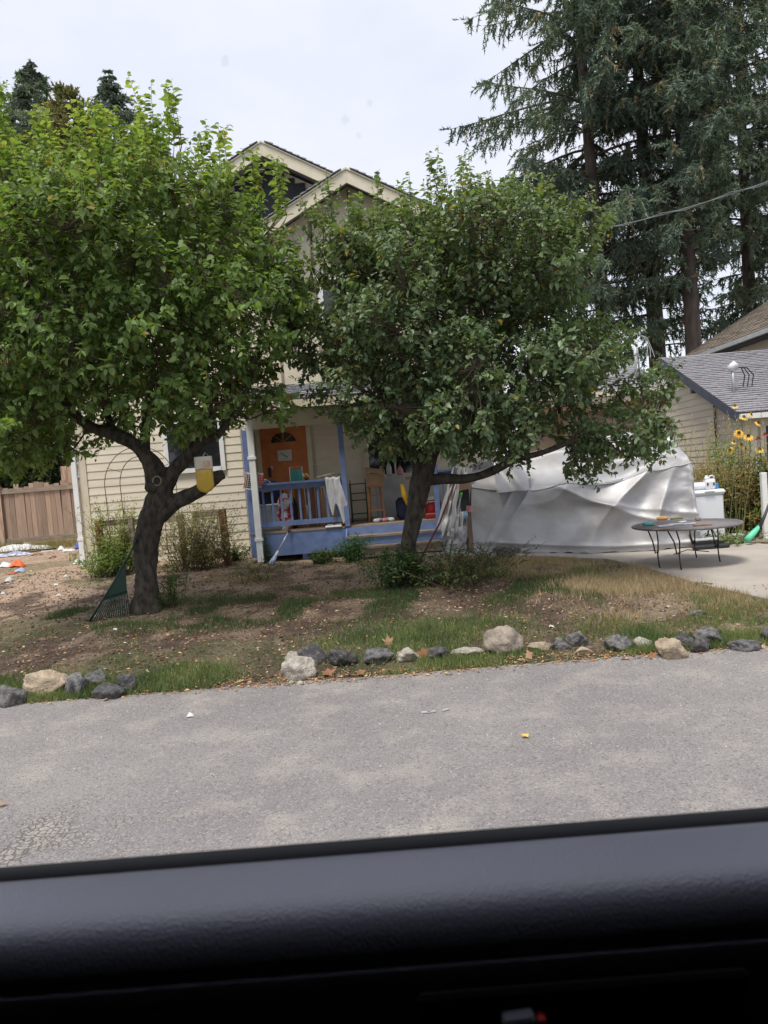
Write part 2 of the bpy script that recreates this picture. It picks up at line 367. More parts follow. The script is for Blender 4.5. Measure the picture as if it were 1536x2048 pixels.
# road: asphalt sheet with worn aggregate, dusty patches and crazed cracks
m = bpy.data.materials.new('worn_asphalt'); m.use_nodes = True; t = m.node_tree; N = t.nodes; L = t.links.new; b = N['Principled BSDF']; b.inputs['Roughness'].default_value = .92; b.inputs['Specular IOR Level'].default_value = .25
g = N.new('ShaderNodeNewGeometry')
def tex(kind, scale, **k):
    x = N.new(kind); x.inputs['Scale'].default_value = scale
    for a_, b_ in k.items():
        if a_ in x.inputs: x.inputs[a_].default_value = b_
        else: setattr(x, a_, b_)
    L(g.outputs['Position'], x.inputs['Vector']); return x
def ramp(src, stops):
    r = N.new('ShaderNodeValToRGB'); e = r.color_ramp.elements
    while len(e) < len(stops): e.new(.5)
    for k_, (p_, c_) in enumerate(stops): e[k_].position = p_; e[k_].color = (*c_, 1) if hasattr(c_, '__len__') else (c_, c_, c_, 1)
    L(src, r.inputs[0]); return r.outputs[0]
def mixc(f, a_, b_, mode='MIX'):
    x = N.new('ShaderNodeMixRGB'); x.blend_type = mode
    for s_, v_ in zip(x.inputs, (f, a_, b_)):
        if hasattr(v_, 'links') or hasattr(v_, 'is_linked'): L(v_, s_)
        else: s_.default_value = v_ if not hasattr(v_, '__len__') else (*v_, 1)
    return x.outputs[0]
fine = tex('ShaderNodeTexNoise', 95, Detail=4); agg = tex('ShaderNodeTexVoronoi', 75); big = tex('ShaderNodeTexNoise', .55, Detail=5, Roughness=.6); mid = tex('ShaderNodeTexNoise', 2.2, Detail=6, Roughness=.65)
c = ramp(big.outputs[0], [(.3, (.205, .19, .19)), (.5, (.242, .225, .221)), (.7, (.285, .266, .254))])
c = mixc(ramp(mid.outputs[0], [(.50, 0), (.70, .65)]), c, (.38, .34, .30))
c = mixc(.85, c, ramp(fine.outputs[0], [(.32, .62), (.5, 1.0), (.68, 1.25)]), 'MULTIPLY')
sp = N.new('ShaderNodeSeparateColor'); L(agg.outputs['Color'], sp.inputs[0])
c = mixc(ramp(sp.outputs[0], [(.80, 0), (.9, .3)]), c, (.44, .42, .40))
c = mixc(ramp(sp.outputs[1], [(.86, 0), (.93, .4)]), c, (.075, .07, .072))
crk = tex('ShaderNodeTexVoronoi', 26, feature='DISTANCE_TO_EDGE'); crm = tex('ShaderNodeTexNoise', .8, Detail=3)
cf = N.new('ShaderNodeMath'); cf.operation = 'MULTIPLY'; L(ramp(crk.outputs['Distance'], [(.0, 1), (.11, 0)]), cf.inputs[0]); 
wz = tex('ShaderNodeTexNoise', 6, Detail=4); wv_ = N.new('ShaderNodeMixRGB'); wv_.blend_type = 'ADD'; wv_.inputs[0].default_value = .09; L(g.outputs['Position'], wv_.inputs[1]); L(wz.outputs['Color'], wv_.inputs[2]); L(wv_.outputs[0], crk.inputs['Vector'])
sx_ = N.new('ShaderNodeSeparateXYZ'); L(g.outputs['Position'], sx_.inputs[0])
mA = N.new('ShaderNodeMapRange'); mA.inputs[1].default_value = -.7; mA.inputs[2].default_value = -2.0; L(sx_.outputs[0], mA.inputs[0])
mB = N.new('ShaderNodeMapRange'); mB.inputs[1].default_value = 4.7; mB.inputs[2].default_value = 3.9; L(sx_.outputs[1], mB.inputs[0])
mC = N.new('ShaderNodeMath'); mC.operation = 'MULTIPLY'; L(mA.outputs[0], mC.inputs[0]); L(mB.outputs[0], mC.inputs[1])
mD = N.new('ShaderNodeMath'); mD.operation = 'MULTIPLY'; L(mC.outputs[0], mD.inputs[0]); L(ramp(mid.outputs[0], [(.42, 0), (.56, .85)]), mD.inputs[1]); L(mD.outputs[0], cf.inputs[1])
c = mixc(cf.outputs[0], c, (.085, .078, .075))
L(c, b.inputs['Base Color'])
hh = N.new('ShaderNodeMath'); hh.operation = 'ADD'; L(fine.outputs[0], hh.inputs[0]); L(sp.outputs[0], hh.inputs[1])
h2 = N.new('ShaderNodeMath'); h2.operation = 'SUBTRACT'; L(hh.outputs[0], h2.inputs[0]); L(cf.outputs[0], h2.inputs[1])
bn = N.new('ShaderNodeBump'); bn.inputs['Strength'].default_value = .8; bn.inputs['Distance'].default_value = .008; L(h2.outputs[0], bn.inputs['Height']); L(bn.outputs[0], b.inputs['Normal'])
ROADM = m
xr = np.concatenate([np.arange(-60, -8, 2.), np.arange(-8, 8, .08), np.arange(8, 61, 2.)])
V = []
for fr in (0, .35, .7, .85, .95, 1.0):
    ye = edge_y(xr) + .05 * (vn(xr * 7, 1.1, seed=5, octv=2) - .5); V.append(np.stack([xr, -7 + (ye + 7) * fr, np.full_like(xr, .0)], 1))
V = np.concatenate(V); n_ = len(xr); I = np.arange(6 * n_).reshape(6, n_)
F = np.stack([I[:-1, :-1], I[:-1, 1:], I[1:, 1:], I[1:, :-1]], -1).reshape(-1, 4)
o = npmesh('road', V, F, ROADM); o['kind'] = 'structure'

# concrete apron and entry path
def sheet(name, front, back, lift, nu=40, nv=24):
    fr = [Vector((p[0], p[1], 0)) for p in front]; bk = [Vector((p[0], p[1], 0)) for p in back]
    def pl(poly, u):
        k = u * (len(poly) - 1); i = min(int(k), len(poly) - 2); return poly[i].lerp(poly[i + 1], k - i)
    def fn(u, v):
        p = pl(fr, u).lerp(pl(bk, u), v); return (p.x, p.y, float(gz(p.x, p.y)) + lift)
    mb = MB().grid(fn, nu, nv)
    # skirt on the front edge so the slab has thickness
    mb.grid(lambda u, v: (lambda p: (p.x, p.y, float(gz(p.x, p.y)) + lift - .12 * (1 - v)))(pl(fr, u)), nu, 1)
    o = mb.build(name, CONC, smooth=True, org=(0, 0, 0)); o['kind'] = 'structure'; return o
fe = [G(*p) for p in ((925, 1113), (1100, 1116), (1215, 1122), (1300, 1141), (1400, 1168), (1536, 1204))]
fe = [(p.x, p.y) for p in fe] + [(7.2, 7.6), (8.5, 6.6)]
FE[:] = sorted(fe)
ge = [G(*p) for p in ((1440, 1082), (1536, 1092))]
be = [(1.6, 18.0), (3.2, 18.0), (5.2, 18.0), (ge[0].x - .1, 17.0), (ge[0].x, ge[0].y), (ge[1].x, ge[1].y), (10.0, 10.0), (11.5, 6.6)]
sheet('driveway', fe, be, .03, 56, 30)
pa = G(700, 1112); pb = G(925, 1113)
sheet('entry_path', [(pa.x - .1, pa.y), (pb.x - .004, pb.y)], [(pa.x - .1, 13.6), (pb.x - .004, 13.9)], .034, 14, 6)

# ================================================================ HOUSE
def xw(px, py, Y): return P(px, py, Y).x
def zw(px, py, Y): return P(px, py, Y).z
GZ = .33
WY = 15.0
xl = xw(165, 1000, WY); xr_ = xw(492, 1000, WY)
house = thing('house', (0, WY, GZ), 'two storey cream house with two gables, orange door and blue porch behind the fruit trees', 'house')
def wallmb(x0, x1, y0, y1, z0, z1): return MB().box((x0, y0, z0), (x1, y1, z1))
# shell
gx = xw(522, 283, 14.5); gtop = zw(522, 283, 14.5); SL = math.tan(R(28.5))
bx = xw(691, 336, 13.8); btop = zw(691, 336, 13.8)
xR = gx + (gx - xl)                              # far corner of the main block, by symmetry of its gable
eavez = gtop - (gx - xl) * SL - .2
MB().prism([(xl, WY, 0.1), (xr_ + .02, WY, 0.1), (xr_ + .02, WY, 3.05), (xR, WY, 3.05), (xR, WY, eavez), (gx, WY, gtop - .22), (xl, WY, eavez)], (0, 9, 0)).build('wall', SIDING, house)
DY = 15.8
MB().box((xr_ + .03, DY, .2), (xR, DY + .15, 3.04)).build('wall', SIDING, house)
MB().box((xr_ + .03, WY + .01, .2), (xr_ + .16, DY - .002, 3.04)).build('wall', SIDING, house)
# lapped siding boards, one object per course
def siding(parent, x0, x1, z0, z1, Y, mat, exp=.16, holes=()):
    mb = MB(); mb.add([(0, -.004, 0), (1, -.004, 0), (1, -.022, 0), (0, -.022, 0), (0, -.002, exp + .012), (1, -.002, exp + .012), (1, -.008, exp + .012), (0, -.008, exp + .012)],
                      [(0, 3, 2, 1), (4, 5, 6, 7), (3, 7, 6, 2), (0, 4, 7, 3), (1, 2, 6, 5)])
    me = umesh('siding_board', mb, mat); z = z0
    while z < z1:
        segs = [(x0, x1)]
        for (a, b_, c_, d_) in holes:
            if z + exp > c_ and z < d_: segs = [q for s_ in segs for q in ((s_[0], min(a, s_[1])), (max(b_, s_[0]), s_[1])) if q[1] - q[0] > .03]
        for s_ in segs: inst(me, 'siding_board', parent, (s_[0], Y, z), scale=(s_[1] - s_[0], 1, 1))
        z += exp
wx0, wx1 = xw(338, 905, WY), xw(441, 905, WY); wz0, wz1 = zw(390, 936, WY), zw(390, 845, WY)
tw = .10
siding(house, xl + .15, xr_, GZ + .02, 5.3, WY, SIDING, holes=((wx0 - tw, wx1 + tw, wz0 - tw, wz1 + tw),))
dx0, dx1 = xw(527, 950, DY), xw(619, 950, DY); dz1 = zw(575, 849, DY); dz0 = .88
siding(house, xr_ + .17, dx0 - .1, dz0, 3.0, DY, SIDING)
# window in the side wall
def window(parent, x0, x1, z0, z1, Y, frame=WHITE, t_=.09, mull=1, depth=.05):
    f = MB(); f.box((x0 - t_, Y - depth, z0 - t_), (x0, Y, z1 + t_)); f.box((x1, Y - depth, z0 - t_), (x1 + t_, Y, z1 + t_)); f.box((x0, Y - depth, z1), (x1, Y, z1 + t_)); f.box((x0, Y - depth - .015, z0 - t_), (x1, Y, z0))
    for k in range(mull):
        xm = x0 + (x1 - x0) * (k + 1) / (mull + 1); f.box((xm - .02, Y - depth * .8, z0), (xm + .02, Y - .01, z1))
    w_ = f.build('window', frame, parent); MB().box((x0, Y - .02, z0), (x1, Y - .012, z1)).build('pane', GLASS, w_); return w_
window(house, wx0, wx1, wz0, wz1, WY - .012, mull=0)
# corner board and rain pipe
MB().box((xl - .01, WY - .035, .2), (xl + .145, WY + .1, 5.3)).build('corner_board', CREAM, house)
dsp = MB(); dsp.box((xl - .13, WY - .10, .25), (xl - .03, WY - .03, 5.2)); dsp.box((xl - .14, WY - .11, .9), (xl - .02, WY - .02, .95)); dsp.build('downspout', WHITE, house)
# doors, frame, fan light, panels
door = MB().box((dx0, DY - .03, dz0), (dx1, DY - .002, dz1)).build('door', DOORO, house)
fr = MB(); fr.box((dx0 - .1, DY - .06, dz0), (dx0 - .002, DY - .001, dz1 + .1)); fr.box((dx1 + .002, DY - .06, dz0), (dx1 + .1, DY - .001, dz1 + .1)); fr.box((dx0 - .002, DY - .06, dz1 + .002), (dx1 + .002, DY - .001, dz1 + .1)); fr.build('door_frame', CREAM, house)
cx = (dx0 + dx1) / 2; fz = zw(572, 884, DY)
fan = [(cx + .27 * math.cos(a), DY - .036, fz + .22 * math.sin(a)) for a in np.linspace(0, math.pi, 13)]
MB().prism(fan, (0, .008, 0)).build('fan_light', GLASS, door)
mu = MB()
for a in (R(45), R(90), R(135)): mu.tube([(cx, DY - .042, fz), (cx + .26 * math.cos(a), DY - .042, fz + .21 * math.sin(a))], .008, 4)
mu.tube([(cx + .275 * math.cos(a), DY - .042, fz + .225 * math.sin(a)) for a in np.linspace(0, math.pi, 13)] , .012, 4); mu.build('muntin', DOORO, door)
for (u0, u1, v0, v1) in ((.1, .46, .05, .33), (.54, .9, .05, .33), (.1, .46, .38, .66), (.54, .9, .38, .66)):
    x0, x1, z0, z1 = dx0 + (dx1 - dx0) * u0, dx0 + (dx1 - dx0) * u1, dz0 + 2 * v0, dz0 + 2 * v1
    q = MB(); q.box((x0, DY - .038, z0), (x1, DY - .028, z0 + .02)); q.box((x0, DY - .038, z1 - .02), (x1, DY - .028, z1)); q.box((x0, DY - .038, z0 + .021), (x0 + .02, DY - .028, z1 - .021)); q.box((x1 - .02, DY - .038, z0 + .021), (x1, DY - .028, z1 - .021)); q.build('door_panel', DOORO, door)
hp = P(540, 945, DY); MB().bbox((hp.x - .035, DY - .07, hp.z - .10), (hp.x + .035, DY - .03, hp.z + .10), .008).build('door_handle', IRON, door)
MB().bbox((hp.x + .04, DY - .05, hp.z + .06), (hp.x + .075, DY - .03, hp.z + .14), .006).build('lock_plate', METG, door)
n0 = P(570, 911, DY); nq = MB().box((n0.x - .15, DY - .046, n0.z - .115), (n0.x + .15, DY - .041, n0.z + .115)).build('notice', PAPER, door)
MB().tube([(n0.x - .07, DY - .049, n0.z + .05), (n0.x - .02, DY - .049, n0.z + .01), (n0.x + .06, DY - .049, n0.z - .04)], .008, 4).build('pen_mark', BLACK, nq)
# upright trim and dark window at the back of the porch
bxx = xw(722, 900, DY); window(house, bxx + .15, bxx + 1.25, 1.75, 2.75, DY, frame=CREAM, t_=.1, mull=1)
# front gable bay over the porch
BY = 14.25; hb = 1.62
x0, x1 = bx - hb, bx + hb; bz = 3.55
MB().prism([(x0, BY, bz), (x1, BY, bz), (x1, BY, btop - hb * SL - .16), (bx, BY, btop - .16), (x0, BY, btop - hb * SL - .16)], (0, WY - BY + .5, 0)).build('bay_wall', CREAM, house)
k = -1.52
while k < 1.6:
    zt = btop - abs(k) * SL - .18; MB().box((bx + k - .022, BY - .02, bz + .01), (bx + k + .022, BY - .001, zt - .05)).build('batten', WOODG, house); k += .76
window(house, bx - .62, bx + .5, 4.35, 5.5, BY, mull=1)
# roofs: slope slabs, rake boards, shingle edges
def gable_roof(parent, cx_, top, half, y0, y1, slope, fascia=.23, over=.0, shing=SHING, trim=CREAM):
    th = .10; dz = half * slope
    for s_ in (-1, 1):
        MB().prism([(cx_, y0 + .03, top - .03), (cx_ + s_ * half, y0 + .03, top - .03 - dz), (cx_ + s_ * half, y0 + .03, top - .03 - dz - th), (cx_, y0 + .03, top - .03 - th)], (0, y1 - y0, 0)).build('roof', DARKWALL if False else shing, parent)
        MB().prism([(cx_ + s_ * .001, y0, top - .05), (cx_ + s_ * half, y0, top - .05 - dz), (cx_ + s_ * half, y0, top - .05 - dz - fascia), (cx_ + s_ * .001, y0, top - .05 - fascia)], (0, .028, 0)).build('rake_board', trim, parent)
        MB().prism([(cx_ + s_ * .001, y0 - .02, top - .012), (cx_ + s_ * half, y0 - .02, top - .012 - dz), (cx_ + s_ * half, y0 - .02, top - .045 - dz), (cx_ + s_ * .001, y0 - .02, top - .045)], (0, .045, 0)).build('drip_edge', trim, parent)
        shingles(parent, Vector((cx_ + s_ * (half + .03), y0 - .05, top - dz - .012)), Vector((0, 1, 0)), Vector((-s_ * 1, 0, slope)).normalized(), y1 - y0 + .1, half / math.cos(math.atan(slope)) + .03, shing)
def shingles(parent, o_, u, v, lu, lv, mat, ex=.14, tabw=.32, name='shingles'):
    """rows of separate tabs over a slope: o_ low corner, u along the eave, v up the slope"""
    n_ = u.cross(v).normalized();
    if n_.z < 0: n_ = -n_
    nr = int(lv / ex); V = []; F = []
    for r_ in range(nr):
        a = -(r_ % 2) * tabw / 2 - random.random() * .05
        while a < lu:
            b_ = min(a + tabw - .012, lu); a0 = max(a, 0)
            if b_ - a0 > .03:
                lift = .010 + random.random() * .012; th = .012
                q0 = o_ + v * (r_ * ex - random.random() * .012); l_ = min(ex * 1.25, lv - r_ * ex)
                base = len(V)
                for (uu, vv, hh_) in ((a0, 0, 0), (b_, 0, 0), (b_, l_, 0), (a0, l_, 0), (a0, 0, th + lift), (b_, 0, th + lift + random.random() * .006), (b_, l_, th * .3), (a0, l_, th * .3)):
                    V.append(tuple(q0 + u * uu + v * vv + n_ * hh_))
                F += [tuple(base + i for i in f) for f in ((4, 5, 6, 7), (0, 1, 5, 4), (1, 2, 6, 5), (3, 0, 4, 7))]
            a += tabw
    mb = MB(); mb.v = V; mb.f = F; o = mb.build(name, mat, parent); o['kind'] = 'stuff'; return o
gable_roof(house, gx, gtop, (gx - xl) + .45, 14.45, 24.4, SL)
gable_roof(house, bx, btop, hb + .42, 13.75, 17.5, SL)
# charcoal boards filling the rear gable
n_b = 0; k = xl + .02
while k < xR:
    zt = gtop - abs(k + .1 - gx) * SL - .30
    if zt > 5.45: MB().box((k, WY - .03, 5.42), (k + .195, WY - .002, zt)).build('gable_board', DARKWALL, house)
    k += .2
# porch roof with gutter
px0, px1 = xw(490, 860, 13.3), xw(1010, 860, 13.3); pe = zw(640, 795, 12.9)
MB().prism([(px0, 12.95, pe), (px0, 12.95, pe - .10), (px0, 14.28, pe - .10), (px0, 14.28, pe + .45)], (px1 - px0, 0, 0)).build('porch_roof', SHING, house)
vv = Vector((0, 1.33, .45)).normalized(); shingles(house, Vector((px0 - .03, 12.92, pe + .012)), Vector((1, 0, 0)), vv, px1 - px0 + .06, 1.38, SHING)
MB().box((px0, 12.90, pe - .14), (px1, 12.945, pe + .0)).build('fascia', CREAM, house)
MB().box((px0, 13.35, pe - .42), (px1, 13.47, pe - .12)).build('beam', CREAM, house)
MB().box((px0 + .02, 13.48, pe - .13), (px1, DY, pe - .10)).build('porch_ceiling', CREAM, house)
q0 = P(500, 865, 13.22); q1 = P(521, 1106, 13.22); sp_ = MB()
sp_.box((q1.x - .055, 13.17, .36), (q1.x + .055, 13.25, pe - .14)); sp_.box((q1.x - .075, 13.155, .74), (q1.x + .075, 13.262, .79)); sp_.box((q1.x - .075, 13.155, 2.2), (q1.x + .075, 13.262, 2.25)); sp_.build('downspout', WHITE, house)
# orange cloth in the upstairs window is a thing of its own
pw = P(630, 682, BY - .1)
MB().grid(lambda u, v: (bx - .55 + .28 * u, BY - .085 - .02 * math.sin(u * 9) - .01 * math.sin(v * 7), pw.z - .16 + .34 * v), 8, 8).build('orange_cloth', ORANGE, None, True, ('small orange cloth hanging at the upstairs window, seen between the two fruit trees', 'cloth'))

# ================================================================ PORCH
porch = thing('front_porch', (0, 13.4, GZ), 'periwinkle blue wooden porch with railing and steps at the orange door', 'porch')
ZD = zw(700, 1052, 13.35); X0 = xw(505, 1050, 13.4); X1 = xw(903, 1010, 13.4); XO0 = xw(693, 1030, 13.4); XO1 = xw(872, 1010, 13.4)
mb = MB().box((0, 0, 0), (1, .132, .028)); dme = umesh('deck_board', mb, DECK); y = 13.36
while y < DY - .1: inst(dme, 'deck_board', porch, (X0 - .02, y, ZD - .028), scale=(X1 - X0 + .04, 1, 1)); y += .138
MB().box((X0, 13.37, ZD - .44), (X1, 13.41, ZD - .03)).build('rim_board', BLUE, porch)
MB().box((X0 - .04, 13.412, ZD - .44), (X0 - .002, 15.0, ZD - .03)).build('rim_board', BLUE, porch)
MB().box((X1 + .002, 13.412, ZD - .44), (X1 + .04, 15.0, ZD - .03)).build('rim_board', BLUE, porch)
for x in (X0 + .02, (XO0 + X0) / 2, XO0, XO1, X1 - .1): MB().box((x, 13.44, .1), (x + .09, 13.53, ZD - .03)).build('support_post', BLUE, porch)
def post(x, y, z1): return MB().bbox((x - .046, y - .046, ZD - .001), (x + .046, y + .046, z1), .006).build('post', BLUE, porch)
yr = 13.44; xp = xw(692, 1000, yr); post(xp, yr - .075, pe - .42); MB().bbox((X0 - .06, yr - .05, ZD - .45), (X0 + .10, yr + .06, pe - .42), .006).build('post', BLUE, porch); post(XO1 + .03, yr - .01, ZD + 1.0); post(X1 + .1, yr, pe - .42)
post(X0 + .05, 14.9, ZD + .95)
RT = zw(610, 962, yr)
bal = umesh('baluster', MB().box((-.018, -.018, 0), (.018, .018, 1)), BLUE)
def rail(xa, xb, y0_, y1_=None, n_=None):
    L_ = Vector((xb - xa, (y1_ - y0_) if y1_ is not None else 0, 0)); ln = L_.length; ang = math.atan2(L_.y, L_.x); mid_ = Vector((xa, y0_, 0)) + L_ / 2
    for (h0, h1, th, nm) in ((RT - .025, RT + .012, .07, 'top_rail'), (RT - .125, RT - .027, .02, 'rail_board'), (ZD + .09, ZD + .18, .02, 'bottom_rail')):
        MB().box((mid_.x - ln / 2, mid_.y - th, h0), (mid_.x + ln / 2, mid_.y + th, h1), rot=(0, 0, ang)).build(nm, BLUE, porch)
    n_ = n_ or int(ln / .148)
    for k in range(n_):
        p = Vector((xa, y0_, 0)) + L_ * ((k + .75) / (n_ + .5)); inst(bal, 'baluster', porch, (p.x, p.y + .025, ZD + .17), scale=(1, 1, RT - .12 - ZD - .17), rot=(0, 0, ang))
rail(X0 + .1, xp - .05, yr, n_=9); rail(X0 + .05, X0 + .05, 13.5, 14.85, n_=8); rail(XO1 + .08, X1 + .05, yr, n_=2)
# steps
s1 = ZD - .17; s2 = ZD - .34; xs0, xs1 = XO0 - .02, XO1 + .02
for (yy, zz, mr_, mt_) in ((13.06, s1, BLUE, DECK), (12.74, s2, DECK, DECK)):
    MB().box((xs0, yy, zz - .035), (xs1, yy + .30, zz)).build('tread', mt_, porch); MB().box((xs0 + .02, yy + .03, zz - .17), (xs1 - .02, yy + .055, zz - .036)).build('riser', mr_, porch)
MB().box((xs0 + .02, 13.33, ZD - .17), (xs1 - .02, 13.366, ZD - .03)).build('riser', BLUE, porch)
for x in (xs0 - .01, xs1 - .02): MB().prism([(x, 12.76, .2), (x, 13.34, .2), (x, 13.34, ZD - .04), (x, 13.09, s1 - .04), (x, 13.06, s1 - .2), (x, 12.78, s2 - .04)], (.028, 0, 0)).build('stringer', BLUE, porch)

# ================================================================ CARPORT WING, NEIGHBOURS
CW = thing('carport_wing', (4.5, 16, 0.1), 'low grey shingled wing with cream gutter behind the silver tarp', 'outbuilding')
e0, e1 = xw(1040, 800, 16.0), xw(1350, 778, 16.0); ez = zw(1320, 772, 16.0); rz_ = zw(1212, 712, 18.6); rx = xw(1216, 712, 18.6)
ev = Vector((0, 2.6, rz_ - ez))
MB().add([(e0, 16, ez), (e1, 16, ez), (rx, 18.6, rz_), (e0, 18.6, rz_), (e0, 16, ez - .12), (e1, 16, ez - .12), (rx, 18.6, rz_ - .12), (e0, 18.6, rz_ - .12)], [(0, 1, 2, 3), (4, 7, 6, 5), (0, 4, 5, 1), (1, 5, 6, 2), (2, 6, 7, 3), (3, 7, 4, 0)]).build('roof', SHING, CW)
# tabs clipped to the hip edge
V = MB(); ex = .14; vv = ev.normalized(); nn = Vector((0, -vv.z, vv.y)); LN = ev.length; r_ = 0
while r_ * ex < LN - .05:
    f = r_ * ex / LN; xe = e1 + (rx - e1) * (f + .02); a = e0 - random.random() * .1
    while a < xe:
        b_ = min(a + .3, xe); q = Vector((0, 16, ez)) + vv * (r_ * ex); t1 = .012 + random.random() * .01
        vs_ = [Vector((a, q.y, q.z)), Vector((b_, q.y, q.z)), Vector((b_, q.y, q.z)) + vv * .17, Vector((a, q.y, q.z)) + vv * .17]
        V.add([p + nn * t1 for p in vs_[:2]] + [p + nn * .006 for p in vs_[2:]] + vs_[:2], [(0, 1, 2, 3), (4, 5, 1, 0)]); a += .312
    r_ += 1
V.build('shingles', SHING, CW)['kind'] = 'stuff'
MB().box((e0, 15.9, ez - .13), (e1 + .02, 15.99, ez - .01)).build('gutter', CREAM, CW)
MB().box((e0, 16.0, ez - .27), (e1 - .2, 16.05, ez - .14)).build('fascia', CREAM, CW)
MB().box((e0, 16.3, .1), (e1 - .42, 16.42, ez - .1)).build('wall', M('brown_wall', (.30, .21, .14), (.24, .165, .11), .7, 4), CW)
for x in (e1 - .50, e0 + .8): MB().bbox((x, 16.06, .05), (x + .1, 16.16, ez - .14), .006).build('post', WOODR, CW)
MB().box((e0, 16.06, ez - .42), (e1 - .10, 16.16, ez - .28)).build('beam', WOODT, CW)
MB().tube([(e1 - .3, 15.95, ez - .13), (e1 - .33, 16.02, ez - .3), (e1 - .62, 16.1, ez - .55)], .035, 8).build('downspout', CREAM, CW)
# service mast on that roof
mp_ = P(1269, 668, 16.8); mst = thing('service_mast', (mp_.x, 16.8, mp_.z - .8), 'white conduit mast with weatherhead and diagonal brace on the low wing roof', 'mast')
MB().tube([(mp_.x - .02, 16.8, mp_.z - .85), (mp_.x, 16.8, mp_.z - .05)], .035, 8).build('pipe', PLW, mst, True)
MB().tube([(mp_.x + .07, 16.83, mp_.z - .85), (mp_.x + .03, 16.8, mp_.z - .05)], .02, 6).build('conduit', METG, mst, True)
MB().tube([(mp_.x - .06, 16.8, mp_.z - .09), (mp_.x - .03, 16.8, mp_.z), (mp_.x + .04, 16.8, mp_.z + .02), (mp_.x + .11, 16.8, mp_.z - .03)], [.05, .075, .07, .04], 10).build('weatherhead', PLW, mst, True)
b0 = P(1188, 758, 16.6); b1 = P(1262, 684, 16.8); MB().tube([b0, b1], .035, 8).build('brace', PLG, mst, True)
for f in (.3, .6, .93): p = b0.lerp(b1, f); MB().tube([p - (b1 - b0).normalized() * .025, p + (b1 - b0).normalized() * .025], .055, 8).build('clamp', METG, mst)
for k in range(3): MB().tube([(mp_.x + .1, 16.8, mp_.z - .02), (mp_.x + .22 + .03 * k, 16.8, mp_.z - .10), (mp_.x + .28 + .05 * k, 16.8, mp_.z - .30 - .05 * k), (mp_.x + .24 + .09 * k, 16.8, mp_.z - .55)], .008, 5).build('service_cable', PLG, mst)

# neighbour garage: gable end faces -X
NX = xw(1475, 830, 15.9); Ye, Yr = 15.9, 20.0; zE = zw(1475, 826, 15.9); zR = zw(1338, 716, Yr); NX2 = NX + 12
ng = thing('neighbour_garage', (NX + 2, Ye, 0.05), 'cream neighbouring garage with grey shingle roof and dark blue rake board on the right', 'garage')
Yb = Yr + (Yr - Ye)
MB().prism([(NX + .28, Ye + .35, -.1), (NX + .28, Yb - .35, -.1), (NX + .28, Yb - .35, zE + .02), (NX + .28, Yr, zR - .14), (NX + .28, Ye + .35, zE + .02)], (11, 0, 0)).build('wall', SIDING2, ng)
sb = MB().add([(-.02, 0, 0), (-.02, 1, 0), (-.002, 1, 0), (-.002, 0, 0), (-.006, 0, .17), (-.006, 1, .17), (-.001, 1, .17), (-.001, 0, .17)], [(0, 1, 2, 3), (0, 4, 5, 1), (4, 7, 6, 5), (0, 3, 7, 4), (1, 5, 6, 2)])
sme = umesh('siding_board', sb, SIDING2); z = .3; sl = (zR - zE) / (Yr - Ye)
while z < zR - .4:
    ya = max(Ye + .35, Ye + (z + .16 + .14 - zE) / sl); yb_ = min(Yb - .35, Yb - (z + .16 + .14 - zE) / sl)
    inst(sme, 'siding_board', ng, (NX + .28, ya, z), scale=(1, yb_ - ya, 1)); z += .16
ang = math.atan(sl)
MB().prism([(NX, Ye, zE), (NX, Yr, zR), (NX, Yr, zR - .12), (NX, Ye, zE - .12)], (12, 0, 0)).build('roof', SHINGD, ng)
MB().prism([(NX, Yr, zR), (NX, Yb, zE), (NX, Yb, zE - .12), (NX, Yr, zR - .12)], (12, 0, 0)).build('roof', SHINGD, ng)
shingles(ng, Vector((NX - .02, Ye - .03, zE + .01)), Vector((1, 0, 0)), Vector((0, 1, sl)).normalized(), 8.5, (Yr - Ye) / math.cos(ang) + .03, SHING)
MB().prism([(NX - .03, Ye - .02, zE + .0), (NX - .03, Yr, zR), (NX - .03, Yr, zR - .2), (NX - .03, Ye - .02, zE - .2)], (.028, 0, 0)).build('rake_board', BLUEDARK, ng)
MB().prism([(NX - .03, Yb, zE), (NX - .03, Yr, zR), (NX - .03, Yr, zR - .2), (NX - .03, Yb, zE - .2)], (.028, 0, 0)).build('rake_board', BLUEDARK, ng)
MB().box((NX + .02, Ye - .1, zE - .14), (NX2, Ye - .005, zE - .03)).build('gutter', WHITE, ng)
p = P(1421, 800, 17.6); MB().tube([(NX + .24, 17.5, .3), (NX + .24, 17.5, zE + .55)], .022, 6).build('conduit', IRON, ng)
MB().box((NX + .26, Ye + .31, .05), (NX + .40, Ye + .348, zE)).build('corner_board', SIDING2, ng)
p = P(1391, 795, 18.4); fl = MB(); fl.bbox((NX + .12, p.y - .05, 3.15), (NX + .22, p.y + .12, 3.30), .02); fl.tube([(NX + .21, p.y, 3.24), (NX + .27, p.y, 3.24)], .02, 6); fl.build('floodlight', IRON, ng)
MB().box((NX + .75, Ye + .33, .1), (NX + 3.3, Ye + .349, 2.15)).build('garage_door', BLACK, ng)
MB().box((NX + .63, Ye + .30, .1), (NX + .748, Ye + .349, 2.2)).build('door_frame', SIDING2, ng)
